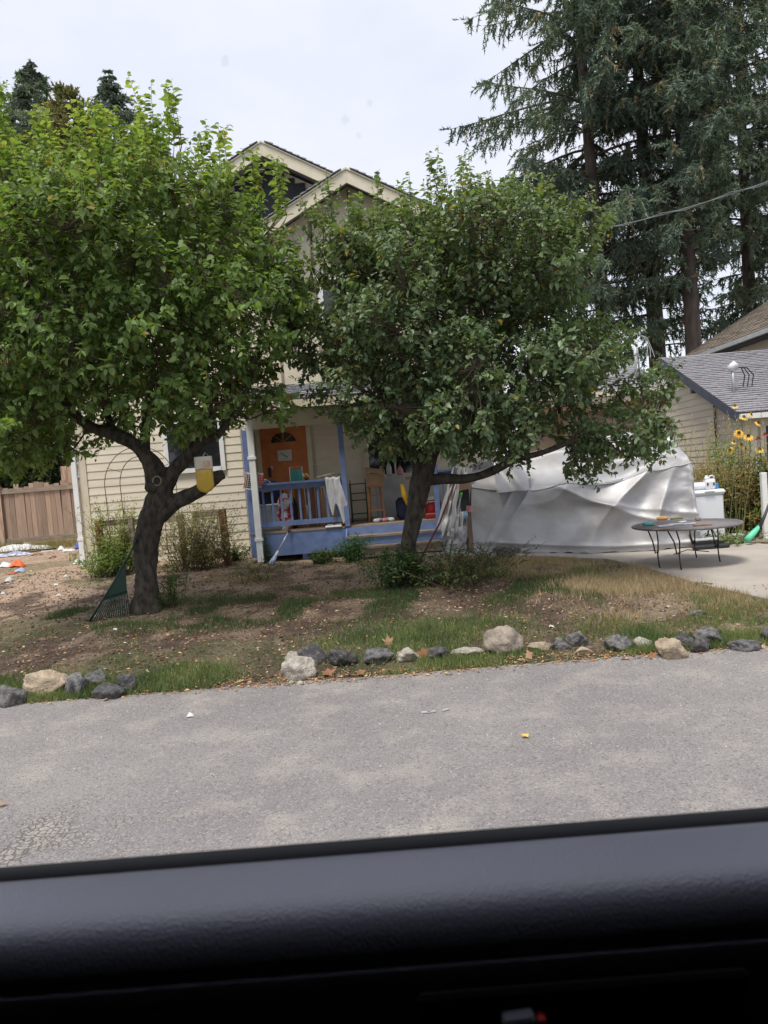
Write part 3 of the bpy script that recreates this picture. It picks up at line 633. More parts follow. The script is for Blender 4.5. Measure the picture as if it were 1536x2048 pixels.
# vent mast with cables on the garage roof
vp = P(1465, 735, 17.0); vz = zE + (17.0 - Ye) * sl; vmx = thing('roof_mast', (vp.x, 17.0, vz), 'short grey mast with looping cables standing on the neighbouring garage roof', 'mast')
MB().tube([(vp.x, 17.0, vz - .05), (vp.x, 17.0, vp.z)], .035, 8).build('pipe', METG, vmx, True)
MB().tube([(vp.x - .03, 17.0, vp.z - .08), (vp.x - .03, 17.0, vp.z), (vp.x + .03, 17.0, vp.z + .06), (vp.x + .12, 17.0, vp.z + .01)], [.05, .09, .09, .05], 10).build('weatherhead', PLW, vmx, True)
MB().box((vp.x - .12, 16.82, vz - .10), (vp.x + .14, 17.1, vz - .02), rot=(ang, 0, 0)).build('flashing', METG, vmx)
for k in range(3): MB().tube([(vp.x + .1, 17.0, vp.z), (vp.x + .2 + .06 * k, 17.0, vp.z - .02), (vp.x + .27 + .1 * k, 17.0, vp.z - .2), (vp.x + .22 + .1 * k, 17.0, vp.z - .45)], .014, 5).build('service_cable', BLACK, vmx)

# neighbour house: roof slope faces -X
HX = 10.9; zH = zw(1536, 650, HX / .545); Y0_, Y1_ = 14.0, HX / ((1372 - 768) / FPX) ; Y1_ = min(Y1_, 27.5)
nh = thing('neighbour_house', (HX + 4, 20, .1), 'taller neighbouring house with mossy brown roof behind the grey garage roof', 'house')
sl2 = .56; HW = 4.2
MB().box((HX + .45, Y0_ + .4, -.2), (HX + 2 * HW - .45, Y1_ - .3, zH - .02)).build('wall', SIDING2, nh)
MB().prism([(HX + .5, Y0_ + .45, zH - .02), (HX + 2 * HW - .5, Y0_ + .45, zH - .02), (HX + HW, Y0_ + .45, zH + (HW - .5) * sl2)], (0, Y1_ - Y0_ - .8, 0)).build('gable_wall', SIDING2, nh)
for s_ in (0, 1):
    xe = HX if s_ == 0 else HX + 2 * HW
    MB().prism([(xe, Y0_, zH), (HX + HW, Y0_, zH + HW * sl2), (HX + HW, Y0_, zH + HW * sl2 - .14), (xe, Y0_, zH - .14)], (0, Y1_ - Y0_, 0)).build('roof', SHINGB, nh)
shingles(nh, Vector((HX - .03, Y0_, zH + .01)), Vector((0, 1, 0)), Vector((1, 0, sl2)).normalized(), Y1_ - Y0_, HW / math.cos(math.atan(sl2)), SHINGB, ex=.2, tabw=.5)
MB().box((HX - .13, Y0_, zH - .15), (HX - .01, Y1_, zH - .02)).build('gutter', PLG, nh)
MB().box((HX + .02, Y0_ + .1, zH - .18), (HX + .44, Y1_ - .1, zH - .142)).build('soffit', BLUEDARK, nh)
ya = (HX + .45) / ((1477 - 768) / FPX) * .98; yb_ = (HX + .45) / ((1430 - 768) / FPX) * .98
wn = MB(); wn.box((HX + .38, ya - .1, zH - 1.5), (HX + .448, ya, zH - .2)); wn.box((HX + .38, yb_, zH - 1.5), (HX + .448, yb_ + .1, zH - .2)); wn.box((HX + .38, ya, zH - .3), (HX + .448, yb_, zH - .2)); wn.box((HX + .38, ya, zH - 1.5), (HX + .448, yb_, zH - 1.4)); wn.box((HX + .40, (ya + yb_) / 2 - .04, zH - 1.4), (HX + .447, (ya + yb_) / 2 + .04, zH - .3))
wn = wn.build('window', WHITE, nh); MB().box((HX + .42, ya, zH - 1.4), (HX + .43, yb_, zH - .3)).build('pane', GLASS, wn)

# power line
A = P(1085, 478, 15); B = P(1700, 305, 9.5)
pts = [A.lerp(B, k / 14) + Vector((0, 0, -.5 * math.sin(math.pi * k / 14) * .3)) for k in range(15)]
pl_ = MB().tube(pts, .008, 5); pl_.tube([p + Vector((0, .03 * math.cos(i * 2.1), .03 * math.sin(i * 2.1))) for i, p in enumerate(pts)], .006, 5)
pl_.build('power_line', M('grey_cable', (.22, .22, .23), (.18, .18, .19), .6, 5), None, tag=('twisted grey overhead cable crossing in front of the tall conifers', 'cable'))

# ================================================================ WOODEN FENCE
FY = 21.0
fx0, fx1 = xw(-90, 1030, FY), xw(185, 1030, FY); fg = .50
fence = thing('wooden_fence', ((fx0 + fx1) / 2, FY, fg), 'weathered brown picket privacy fence left of the cream house', 'fence')
zt0 = zw(80, 967, FY); zb0 = zw(80, 1078, FY); x = fx0
me0 = umesh('picket', MB().box((0, -.012, 0), (1, .012, 1)), WOODF)
while x < fx1:
    wd = random.uniform(.125, .15); h = zt0 + random.uniform(-.10, .07) + (.08 if random.random() < .15 else 0)
    inst(me0, 'picket', fence, (x, FY + random.uniform(0, .012), zb0 + .02), (random.uniform(-.01, .01), random.uniform(-.012, .012), 0), (wd, 1, h - zb0)); x += wd + random.uniform(.002, .012)
for (za, zb_, m_) in ((zt0 - .22, zt0 - .10, WOODG), (zb0 - .06, zb0 + .08, WOODG)): MB().box((fx0, FY - .055, za), (fx1, FY - .014, zb_)).build('fence_rail', m_, fence)
for px in (4, -86): x = xw(px, 1030, FY); MB().box((x - .06, FY - .10, fg - .1), (x + .06, FY - .056, zt0 + .05)).build('fence_post', WOODF, fence)
for (px, wd) in ((121, .17), (134, .19)): x = xw(px, 950, FY); MB().box((x, FY + .03, zt0 - .4), (x + wd, FY + .055, zw(130, 932, FY))).build('picket', WOODF, fence)

# ================================================================ FRUIT TREES
def limb_pts(pts, Y, dY=None, sub=4):
    """pixel polyline with radii (px) at depth Y -> smooth world polyline"""
    W_ = [(P(a[0], a[1], Y + (a[3] if len(a) > 3 else 0)), .86 * a[2] / S(Y)) for a in pts]
    out_, rad = [], []
    for i in range(len(W_) - 1):
        p0 = W_[max(i - 1, 0)][0]; p1, r1 = W_[i]; p2, r2 = W_[i + 1]; p3 = W_[min(i + 2, len(W_) - 1)][0]
        for k in range(sub):
            t_ = k / sub
            out_.append(.5 * ((2 * p1) + (p2 - p0) * t_ + (2 * p0 - 5 * p1 + 4 * p2 - p3) * t_ * t_ + (3 * p1 - p0 - 3 * p2 + p3) * t_ ** 3)); rad.append(r1 + (r2 - r1) * t_)
    out_.append(W_[-1][0]); rad.append(W_[-1][1]); return out_, rad
def in_env(p, ell):
    d = np.full(len(p), 9.0)
    for (c, r) in ell: d = np.minimum(d, np.sqrt((((p - c) / r) ** 2).sum(1)))
    return d
def fruit_tree(name, label, base_px, Y, limbs, ells, n_attr, n_tw, lpt, lsize, pal, matl, sprouts=(), thick=1.6, keep=None, hang=.0, seed=0):
    global rng
    rng = np.random.default_rng(seed)
    b = G(*base_px); tr = thing(name, (b.x, Y, gh(b.x, Y)), label, 'tree')
    mb = MB(); nodes = []; nrad = []
    for i, lb in enumerate(limbs):
        pts, rad = limb_pts(lb, Y, sub=7)
        if i == 0: pts[0].z = gh(pts[0].x, pts[0].y) - .08
        mb.tube(pts, rad, 22 if i < 4 else 10, wob=.30 if i < 4 else .2, seed=i * 7 + seed)
        if i >= 1:
            nodes += [np.array(p) for p in pts[2:]]; nrad += list(rad[2:])
    tk = mb.build('trunk', BARK, tr, True)
    # envelope in world units
    E = []
    for (cx_, cy_, rx_, ry_, dy) in ells:
        c_ = P(cx_, cy_, Y + dy); E.append((np.array(c_), np.array([rx_ / S(Y), thick * (rx_ / S(Y)) ** .5 * .85, ry_ / S(Y)])))
    lo = np.min([c_ - r_ for c_, r_ in E], 0); hi = np.max([c_ + r_ for c_, r_ in E], 0)
    def sample(n_, lim0, lim1):
        res = []
        while sum(map(len, res)) < n_:
            q = rng.uniform(lo, hi, (n_ * 6, 3)); d = in_env(q, E)
            g_ = vn(q[:, 0] * 1.7, q[:, 1] * 1.7, q[:, 2] * 1.7, seed=seed + 3, octv=2)
            ok = (d < lim1 * .93 - (g_ - .5) * .85) & (rng.random(len(q)) < np.clip((d - lim0) / .5, .18, 1)) & (g_ < .64)
            res.append(q[ok])
        return np.concatenate(res)[:n_]
    # skeleton grown towards attractors, nearest first
    at_ = sample(n_attr, .1, .92); nodes = [n_ for n_ in nodes]; br = MB()
    order = np.argsort([min(np.linalg.norm(a_ - n_) for n_ in nodes) for a_ in at_])
    for j in order:
        a_ = at_[j]; D_ = np.linalg.norm(np.array(nodes) - a_, axis=1) + .35 * np.maximum(0, np.array(nodes)[:, 2] - a_[2]); k = int(np.argmin(D_)); s_ = nodes[k]
        ln = np.linalg.norm(a_ - s_)
        if ln < .08: continue
        r0 = min(nrad[k] * .75, .008 + .013 * ln); m_ = max(2, int(ln / .18)); pts = []
        for q in range(m_ + 1):
            t_ = q / m_; p_ = s_ * (1 - t_) + a_ * t_; p_ = p_ + np.array([0, 0, -.18 * ln * math.sin(math.pi * t_)]) + rng.normal(size=3) * .02 * (0 < q < m_); pts.append(p_)
        rr = [r0 + (.005 - r0) * q / m_ for q in range(m_ + 1)]
        br.tube([Vector(p_) for p_ in pts], rr, 5, cap=False); nodes += pts[1:]; nrad += rr[1:]
    br.build('branches', BARK, tr, True)['kind'] = 'stuff'
    # leafy shoots
    NA = np.array(nodes)
    T_ = sample(n_tw, .25, 1.0)
    near = np.array([NA[np.argmin(((NA - q) ** 2).sum(1))] for q in T_])
    out_d = T_ - near; cen = np.mean([c_ for c_, _ in E], 0)
    ud = norm(norm(out_d) * .6 + norm(T_ - cen) * .6 + np.array([0, 0, .45]) + rng.normal(size=T_.shape) * .35)
    low = T_[:, 2] < cen[2] - .45 * (cen[2] - lo[2]); ud[low] = norm(ud[low] + np.array([0, 0, -.7 - hang]))
    tl = rng.uniform(.16, .42, n_tw)
    for (px_, py_, hpx, n_) in sprouts:                      # upright water shoots
        for _ in range(n_):
            q = np.array(P(px_ + rng.normal() * 12, py_, Y + rng.normal() * .4)); T_ = np.vstack([T_, q]); near = np.vstack([near, NA[np.argmin(((NA - q) ** 2).sum(1))]])
            ud = np.vstack([ud, norm(np.array([[rng.normal() * .12, rng.normal() * .12, 1]]))]); tl = np.append(tl, hpx / S(Y) * rng.uniform(.8, 1.1))
    n_tw = len(T_)
    A_ = T_ - ud * (tl * .3)[:, None]; B_ = T_ + ud * (tl * .7)[:, None]
    dist = np.linalg.norm(A_ - near, axis=1); okc = dist < .9
    tw = cat_(rprisms(A_, B_, np.full(n_tw, .0045), np.full(n_tw, .002)), rprisms(near[okc], A_[okc], np.full(okc.sum(), .006), np.full(okc.sum(), .0045)))
    npmesh('twigs', tw[0], tw[1], TWIG, parent=tr)['kind'] = 'stuff'
    cnt = np.maximum(5, (lpt * tl / .29 * rng.uniform(.6, 1.3, n_tw))).astype(int); idx = np.repeat(np.arange(n_tw), cnt); n_ = len(idx)
    f = np.concatenate([np.linspace(.02, 1, c_) for c_ in cnt])
    Pb = A_[idx] + (B_ - A_)[idx] * f[:, None]
    side = norm(np.cross(ud[idx], rdir(n_))); ld = norm(side * 1.0 + ud[idx] * rng.uniform(.1, .8, n_)[:, None] + np.array([0, 0, -.32]) + rng.normal(size=(n_, 3)) * .15)
    nn_ = norm(np.array([0, 0, 1.0]) + ud[idx] * .4 + rng.normal(size=(n_, 3)) * .55)
    sz = lsize * rng.uniform(.45, 1.25, n_) * (1 - .35 * (f > .93))
    # leaf colours: per shoot hue, younger and yellower towards upper shoot tips
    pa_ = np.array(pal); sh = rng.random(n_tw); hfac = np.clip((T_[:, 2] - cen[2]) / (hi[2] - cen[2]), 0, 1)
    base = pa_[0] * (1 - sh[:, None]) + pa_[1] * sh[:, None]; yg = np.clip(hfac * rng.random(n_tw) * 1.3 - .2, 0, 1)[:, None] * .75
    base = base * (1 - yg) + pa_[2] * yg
    col = base[idx] * rng.uniform(.7, 1.25, (n_, 1)); yl = rng.random(n_) < .012; col[yl] = (.32, .23, .04)
    o = npmesh('crown', *(lambda r: (r[0], r[1]))(leaves(Pb, ld, nn_, sz, sz * .72, col)), matl, tint=np.repeat(col, len(LEAF_T), axis=0), parent=tr); o['kind'] = 'stuff'
    return tr
Y1 = 9.7
T1_limbs = [
    [(290, 1215, 38), (292, 1185, 29), (293, 1140, 26), (292, 1085, 27), (300, 1045, 30), (318, 1008, 31), (322, 975, 27), (312, 940, 24)],
    [(316, 975, 26), (306, 935, 23), (288, 908, 17), (262, 884, 14), (228, 868, 14), (190, 858, 13), (150, 830, 10, -.2), (110, 770, 8, -.3), (70, 690, 6, -.4), (40, 600, 4, -.5)],
    [(322, 990, 24), (345, 948, 17), (372, 915, 15), (398, 885, 14), (412, 850, 14), (415, 800, 11, .1), (402, 720, 9, .2), (385, 620, 7, .2), (392, 500, 5, .3), (400, 400, 3, .3)],
    [(318, 1025, 24), (350, 1005, 20), (385, 990, 17), (412, 970, 15), (432, 955, 13), (448, 949, 9)],
    [(405, 880, 12), (432, 872, 10, -.1), (455, 845, 8, -.2), (480, 815, 7, -.3), (505, 740, 6, -.4), (530, 640, 4, -.4)],
    [(288, 905, 14), (292, 860, 11, .2), (300, 790, 9, .4), (290, 690, 7, .6), (280, 560, 5, .7), (290, 430, 3, .8)],
    [(228, 868, 11), (212, 820, 8, .3), (190, 740, 7, .5), (160, 620, 5, .7), (140, 480, 3, .8)],
    [(306, 972, 17, -.10), (299, 976, 12, -.20)]]
T1_ell = [(230, 595, 325, 220, 0), (70, 690, 200, 190, 0), (340, 485, 205, 135, .2), (495, 650, 115, 170, -.2), (30, 860, 120, 80, -.3), (300, 705, 240, 95, 0), (60, 455, 185, 140, .3), (530, 545, 70, 95, 0), (310, 375, 70, 60, .2), (430, 770, 110, 75, -.2), (545, 790, 45, 60, .1), (390, 800, 110, 75, -.1), (270, 775, 140, 70, .1), (180, 800, 120, 60, -.1)]
t1 = fruit_tree('fruit_tree', 'leafy fruit tree with crooked dark trunk and cut stub limb, left of the two', (292, 1205), Y1, T1_limbs, T1_ell, 210, 4500, 12, .104,
           [(.125, .20, .06), (.20, .285, .09), (.38, .41, .16)], LEAF,
           sprouts=((303, 245, 120, 2), (345, 262, 110, 2), (365, 250, 120, 3), (170, 300, 130, 7), (90, 310, 130, 8), (8, 260, 130, 7), (440, 330, 120, 6), (500, 370, 100, 6), (560, 400, 120, 6), (240, 310, 110, 7), (130, 330, 110, 7), (405, 340, 100, 5), (200, 270, 90, 4), (280, 300, 120, 6), (320, 310, 110, 6), (50, 340, 120, 6)), seed=5)
Y2 = 10.1
T2_limbs = [
    [(803, 1212, 32), (804, 1180, 25), (808, 1145, 20), (817, 1090, 19), (828, 1035, 21), (838, 985, 22), (846, 945, 25), (850, 925, 26)],
    [(846, 955, 22), (865, 905, 17), (895, 860, 14), (930, 790, 11, .2), (965, 690, 8, .4), (985, 580, 6, .5), (1000, 470, 3, .5)],
    [(846, 955, 20), (828, 905, 15), (800, 850, 12), (760, 780, 9, -.2), (720, 690, 7, -.2), (690, 590, 4, -.3)],
    [(850, 960, 16), (885, 958, 12), (925, 958, 11, -.1), (962, 951, 10, -.2), (1000, 934, 9, -.3), (1036, 917, 8, -.4), (1085, 905, 6, -.5), (1150, 880, 4, -.5)],
    [(850, 925, 16), (856, 870, 12, .2), (866, 780, 10, .3), (870, 660, 7, .4), (880, 520, 4, .4)],
    [(895, 860, 11), (960, 820, 9, .3), (1050, 780, 7, .4), (1140, 760, 5, .4), (1220, 770, 3, .4)],
    [(812, 1108, 14, -.05), (800, 1100, 11, -.12), (796, 1090, 7, -.16)]]
T2_ell = [(830, 640, 235, 210, 0), (965, 745, 235, 160, 0), (1010, 540, 175, 150, .2), (745, 790, 120, 80, -.2), (1070, 795, 130, 78, 0), (900, 510, 130, 70, .1), (1080, 870, 125, 55, -.3), (1235, 860, 75, 55, -.2), (1180, 920, 50, 30, -.3), (645, 620, 92, 165, 0), (1190, 700, 55, 50, .2), (1130, 520, 60, 80, .2), (1285, 785, 60, 45, .2), (885, 850, 140, 58, -.3), (800, 835, 105, 42, -.2), (680, 790, 60, 50, 0)]
t2 = fruit_tree('fruit_tree', 'dense glossy fruit tree with slim leaning trunk, before the porch steps', (803, 1200), Y2, T2_limbs, T2_ell, 210, 5500, 12, .09,
           [(.095, .15, .07), (.17, .235, .115), (.28, .33, .16)], LEAFG,
           sprouts=((880, 390, 130, 4), (905, 410, 110, 3), (935, 395, 130, 5), (760, 425, 110, 4), (660, 440, 120, 6), (1085, 480, 90, 6), (1000, 440, 90, 6), (820, 430, 100, 5), (700, 460, 100, 5), (1140, 500, 80, 4), (1330, 760, 60, 3), (965, 430, 100, 4), (860, 430, 110, 4)), hang=.3, seed=11)
# lopped knot scar on the left tree: ring of pale bark
p = P(314, 962, Y1 - .18); 
kn = MB().tube([(p.x + .055 * math.cos(a), p.y - .0, p.z + .06 * math.sin(a)) for a in np.linspace(0, 2 * math.pi, 15)], .012, 6, cap=False); kn.build('cut_scar', M('pale_bark', (.22, .18, .14), (.12, .1, .08), .9, 10), t1, True)

# ================================================================ CONIFERS
def conifer(name, label, x, Y, zb, ztop, r0, lean, blen, cols, dens=1.0, group=None, seed=1, cat='tree', bare=5, needle_w=.055, z0=.3, droop=1.0, sparse=0, trunkr=None):
    g_ = np.random.default_rng(seed); tr = thing(name, (x, Y, z0), label, cat, group)
    H_ = ztop; mb = MB(); pts = [Vector((x + lean * (k / 10) ** 1.2, Y, z0 - .1 + (H_ - z0) * k / 10)) for k in range(11)]
    mb.tube(pts, [max(.03, r0 * (1 - k / 10.3)) for k in range(11)], 10, wob=.1, seed=seed); 
    As, Bs, ra, rb = [], [], [], []; SP, SD, SL_ = [], [], []
    z = zb
    while z < ztop - .3:
        f = (z - z0) / (H_ - z0); cx_ = x + lean * f ** 1.2; L0 = blen(f, z)
        for k in range(4 if L0 > 1.2 else 4):
            if g_.random() < sparse: continue
            a = g_.random() * 2 * math.pi; L_ = L0 * g_.uniform(.55, 1.1); zz = z + g_.uniform(-.2, .2)
            d = np.array([math.cos(a), math.sin(a), 0]); m_ = 7; q = np.array([cx_, Y, zz]); 
            for s_ in range(m_):
                t_ = s_ / m_; sl_ = (.30 - .95 * t_ + .85 * t_ * t_) * droop if L_ > 1.5 else .25 - .5 * t_
                q2 = q + (d + np.array([0, 0, sl_ - .12])) * (L_ / m_); As.append(q); Bs.append(q2); ra.append(.05 * (L_ / 4) * (1 - t_) + .008); rb.append(.05 * (L_ / 4) * (1 - t_ - 1 / m_) + .008)
                if t_ > .12:
                    ns_ = max(2, int(12 * dens * .62 * (L_ / m_) / .5))
                    for _ in range(ns_):
                        u_ = g_.random(); sd_ = np.array([-d[1], d[0], 0]) * g_.choice([-1, 1])
                        SP.append(q * (1 - u_) + q2 * u_); SD.append(sd_ * g_.uniform(.1, 1.0) + d * g_.uniform(.1, .8) + np.array([0, 0, -g_.uniform(.1, 2.2) * droop])); SL_.append(g_.uniform(.35, 1.05) * min(1, L_ / 2.4 + .15))
                q = q2
        z += .34 if L0 > 1.2 else .16
    tw = rprisms(np.array(As), np.array(Bs), np.array(ra), np.array(rb)); mb.v += [tuple(v) for v in tw[0]]; n0_ = len(mb.v) - len(tw[0]); mb.f += [tuple(int(i) + n0_ for i in f_) for f_ in tw[1]]
    mb.build('trunk', BARK2, tr, True)
    SP = np.array(SP); SD = norm(np.array(SD)); SL_ = np.array(SL_); k = 26                # sprays: k thin blades each
    idx = np.repeat(np.arange(len(SP)), k); n_ = len(idx); f = np.tile(np.linspace(0, .85, k), len(SP))
    Pb = SP[idx] + SD[idx] * (SL_[idx] * f)[:, None]
    ld = norm(SD[idx] * .75 + g_.normal(size=(n_, 3)) * .6 + np.array([0, 0, -.15 * droop])); sz = g_.uniform(.11, .24, n_) * np.minimum(1, SL_[idx] * 2)
    ca = np.array(cols); t_ = vn(SP[:, 0] * .7, SP[:, 1] * .7, SP[:, 2] * .7, seed=seed, octv=2)[:, None]; t_ = np.clip((t_ - .3) * 2.4, 0, 1); c_ = (ca[0] * (1 - t_) + ca[1] * t_)[idx] * g_.uniform(.65, 1.3, (n_, 1))
    if len(ca) > 2: bb = g_.random(len(SP)) < .06; c_[bb[idx]] = ca[2]
    V_, F_, _ = leaves(Pb, ld, rdir(n_), sz, np.full(n_, needle_w), c_, BLADE_T, BLADE_F)
    pass
    o = npmesh('crown', V_, F_, NEEDLE, tint=np.repeat(c_, 3, axis=0), parent=tr); o['kind'] = 'stuff'; return tr
SPR = [(.08, .118, .092), (.165, .22, .15), (.25, .22, .13)]  # greens lightened and greyed: haze put into the foliage colour
def bl(a, b_, zlow): return lambda f, z: a * (1 - max(0, f - .55) / .45 * .8) * min(1, .35 + (z - zlow) / 3.0) if z > zlow - .1 else b_
zz = lambda py, Y: P(1280, py, Y).z
conifer('conifer_tree', 'tall dark conifer with long drooping boughs reaching left over the fruit tree', xw(1212, 640, 29), 29, zz(720, 29), 31, .36, -.6, bl(4.9, 2, 7), SPR, .85, 'tall conifers behind the houses', 21, sparse=.22)
conifer('conifer_tree', 'tall conifer whose bare straight trunk shows near the top of the picture', xw(1312, 640, 31), 31, zz(710, 31), 34, .42, -.3, bl(3.4, 1.8, 4.5), SPR, .75, 'tall conifers behind the houses', 22, sparse=.42)
conifer('conifer_tree', 'tall conifer with clear brown lower trunk rising beside the mossy neighbouring roof', xw(1387, 700, 28), 28, zz(560, 28), 32, .36, .0, bl(3.9, 2, 10), SPR, .9, 'tall conifers behind the houses', 23, sparse=.18)
conifer('conifer_tree', 'tall conifer furthest right, hanging its boughs above the mossy neighbouring roof', xw(1500, 640, 32), 32, zz(660, 32), 31, .36, .2, bl(4.6, 2, 9.5), SPR, .9, 'tall conifers behind the houses', 24, sparse=.08)
conifer('young_conifer', 'slim young conifer with pointed tip above the left fruit tree, leftmost of the far ones', xw(78, 300, 34), 34, 6, P(76, 112, 34).z, .2, 0, lambda f, z: .12 + 10 * (1 - f), [(.12, .16, .13), (.19, .24, .17)], 1.0, 'far conifers on the left', 31, droop=.3)
conifer('young_conifer', 'bushier bluish conifer with blunt tip above the left fruit tree, right of the brown cypress', xw(232, 300, 34), 34, 6, P(228, 140, 34).z, .2, 0, lambda f, z: .2 + 9 * (1 - f), [(.12, .16, .14), (.19, .24, .19)], 1.1, 'far conifers on the left', 32, droop=.2)
conifer('cypress_tree', 'brownish green cypress with feathery top between the two far conifers on the left', xw(140, 300, 32), 32, 6, P(137, 160, 32).z, .2, 0, lambda f, z: .35 + 8 * (1 - f), [(.26, .22, .09), (.18, .20, .08)], 1.8, 'far conifers on the left', 33, droop=-.6)
conifer('dark_conifer', 'dark green conifer at the left picture edge behind the fruit tree', xw(-10, 400, 33), 33, 5, P(-10, 250, 33).z, .2, 0, lambda f, z: .5 + 6 * (1 - f), [(.03, .055, .04), (.045, .075, .05)], 1.1, 'far conifers on the left', 34, droop=.5)

conifer('young_conifer', 'green conifer low between the cypress and the blunt bluish conifer', xw(185, 300, 37), 37, 6, P(185, 215, 37).z, .2, 0, lambda f, z: .3 + 9 * (1 - f), [(.10, .16, .09), (.18, .25, .13)], 1.0, 'far conifers on the left', 35, droop=.3)
conifer('young_conifer', 'green conifer peeking over the crown right of the blunt bluish conifer', xw(290, 300, 38), 38, 6, P(290, 240, 38).z, .2, 0, lambda f, z: .3 + 9 * (1 - f), [(.10, .16, .09), (.18, .25, .13)], 1.0, 'far conifers on the left', 36, droop=.3)
conifer('young_conifer', 'green conifer low between the picture edge and the slim pointed conifer', xw(36, 300, 36), 36, 6, P(36, 205, 36).z, .2, 0, lambda f, z: .3 + 9 * (1 - f), [(.10, .16, .09), (.18, .25, .12)], 1.0, 'far conifers on the left', 37, droop=.3)

# ================================================================ SHRUBS, HEDGES, GRASS
def shrub(name, label, cx_, cy_, zb, rx_, ry_, h, n_st, lpt, ls, pal, mat_=None, cat='shrub', group=None, seed=1, wl=.5, wood=TWIG, spread=.6, bare=.15, droop=.2, stick=None):
    g_ = np.random.default_rng(seed); tr = thing(name, (cx_, cy_, zb), label, cat, group)
    n_ = n_st; bx_ = np.stack([cx_ + g_.normal(size=n_) * rx_ * .35, cy_ + g_.normal(size=n_) * ry_ * .35, np.full(n_, zb - .02)], 1)
    if stick is not None: bx_[:, 2] = [stick(a, b__) for a, b__ in bx_[:, :2]]
    tp = bx_ + np.stack([g_.normal(size=n_) * rx_ * spread, g_.normal(size=n_) * ry_ * spread, h * g_.uniform(.3, 1.05, n_)], 1)
    mid_ = (bx_ + tp) / 2 + np.stack([g_.normal(size=n_) * .05 * h, g_.normal(size=n_) * .05 * h, np.full(n_, .08 * h)], 1)
    tw = cat_(rprisms(bx_, mid_, np.full(n_, .006), np.full(n_, .004)), rprisms(mid_, tp, np.full(n_, .004), np.full(n_, .002)))
    npmesh('stems', tw[0], tw[1], wood, parent=tr)['kind'] = 'stuff'
    ls = ls * 1.45 if h < 2.2 else ls; m_ = int(n_ * lpt * 1.6); idx = g_.integers(0, n_, m_); f = g_.uniform(bare, 1, m_)[:, None]
    Pb = np.where(f < .5, bx_[idx] + (mid_ - bx_)[idx] * f * 2, mid_[idx] + (tp - mid_)[idx] * (f * 2 - 1)) + g_.normal(size=(m_, 3)) * .05 * min(1, h)
    ld = norm(rdir(m_) * np.array([1, 1, .6]) + np.array([0, 0, .15 - droop])); sz = ls * g_.uniform(.5, 1.2, m_)
    pa_ = np.array(pal); q = g_.random((m_, 1)); c_ = (pa_[0] * (1 - q) + pa_[1] * q) * g_.uniform(.7, 1.3, (m_, 1))
    if len(pa_) > 2: k_ = g_.random(m_) < .12; c_[k_] = pa_[2]
    V_, F_, _ = leaves(Pb, ld, norm(rdir(m_) * .6 + np.array([0, 0, 1])), sz, sz * wl, c_, LEAF4_T, LEAF4_F)
    npmesh('foliage', V_, F_, mat_ or LEAF, tint=np.repeat(c_, 4, axis=0), parent=tr)['kind'] = 'stuff'; return tr
def sh_px(name, label, px, py, Y, wpx, hpx, *a, **k):
    p = P(px, py, Y); return shrub(name, label, p.x, Y, gh(p.x, Y), wpx / 2 / S(Y), k.pop('ry', .3), hpx / S(Y), *a, **k)
for i, (px, lab) in enumerate(((-20, 'dark evergreen shrub behind the fence at the left picture edge'), (60, 'dark evergreen shrub behind the middle of the picket fence'), (120, 'dark evergreen shrub behind the fence beside the house corner'))):
    sh_px('evergreen_shrub', lab, px, 1000, 23.5 + i * .4, 150, 330, 260, 34, .16, [(.02, .038, .018), (.045, .08, .03)], seed=60 + i, ry=1.0, group='evergreen shrubs behind the fence', wl=.4)
VG = [(.18, .24, .07), (.30, .32, .11), (.34, .26, .12)]
sh_px('shrub', 'yellow green climbing shrub under the wire arch, left of the crooked tree', 245, 1100, 13.5, 130, 150, 75, 36, .045, VG, seed=71, ry=.35)
sh_px('shrub', 'low leafy bush around the left red brown post', 215, 1115, 13.1, 100, 75, 60, 30, .05, [(.19, .28, .09), (.13, .21, .06), (.32, .29, .11)], seed=72)
sh_px('shrub', 'tangled half dry bush between the crooked tree and the right red brown post', 395, 1110, 13.2, 140, 135, 130, 30, .045, [(.20, .22, .09), (.32, .27, .15), (.38, .28, .17)], seed=73, ry=.4)
sh_px('shrub', 'dark leafy weed against the siding right of the red brown post', 468, 1105, 14.0, 40, 45, 22, 22, .05, [(.04, .08, .03), (.07, .12, .04)], seed=74)
sh_px('shrub', 'upright green weeds growing right beside the crooked trunk', 345, 1195, 9.9, 55, 110, 16, 20, .045, [(.07, .14, .03), (.11, .19, .05)], seed=75, ry=.15, spread=.8)
sh_px('shrub', 'small bright green weed by the right end of the blue porch front', 705, 1105, 12.7, 45, 55, 40, 26, .05, [(.10, .20, .08), (.07, .14, .05)], seed=76, ry=.18)
sh_px('shrub', 'low green weed in front of the middle of the blue porch', 645, 1105, 13.0, 60, 32, 30, 22, .045, [(.10, .17, .07), (.14, .18, .07)], seed=77, ry=.18)
sh_px('shrub', 'thin vine creeping up the porch corner behind the white rain pipe', 530, 1105, 13.25, 20, 70, 10, 22, .035, [(.05, .10, .035), (.09, .14, .05)], seed=78, ry=.06, spread=.3)
sh_px('ivy', 'dark green ivy and suckers around the foot of the leaning trunk', 800, 1200, 9.9, 110, 90, 90, 26, .045, [(.03, .075, .028), (.06, .12, .04)], seed=79, ry=.25, cat='plant')
sh_px('shrub', 'sprawling leafy suckers right of the leaning trunk', 900, 1190, 9.9, 190, 85, 80, 20, .045, [(.06, .11, .035), (.12, .15, .06), (.22, .17, .10)], seed=80, ry=.4)
sh_px('shrub', 'thin weeds in the bare ground before the white rain pipe', 500, 1160, 11.2, 130, 70, 14, 14, .04, [(.12, .16, .06), (.20, .19, .09)], seed=81, ry=.5)
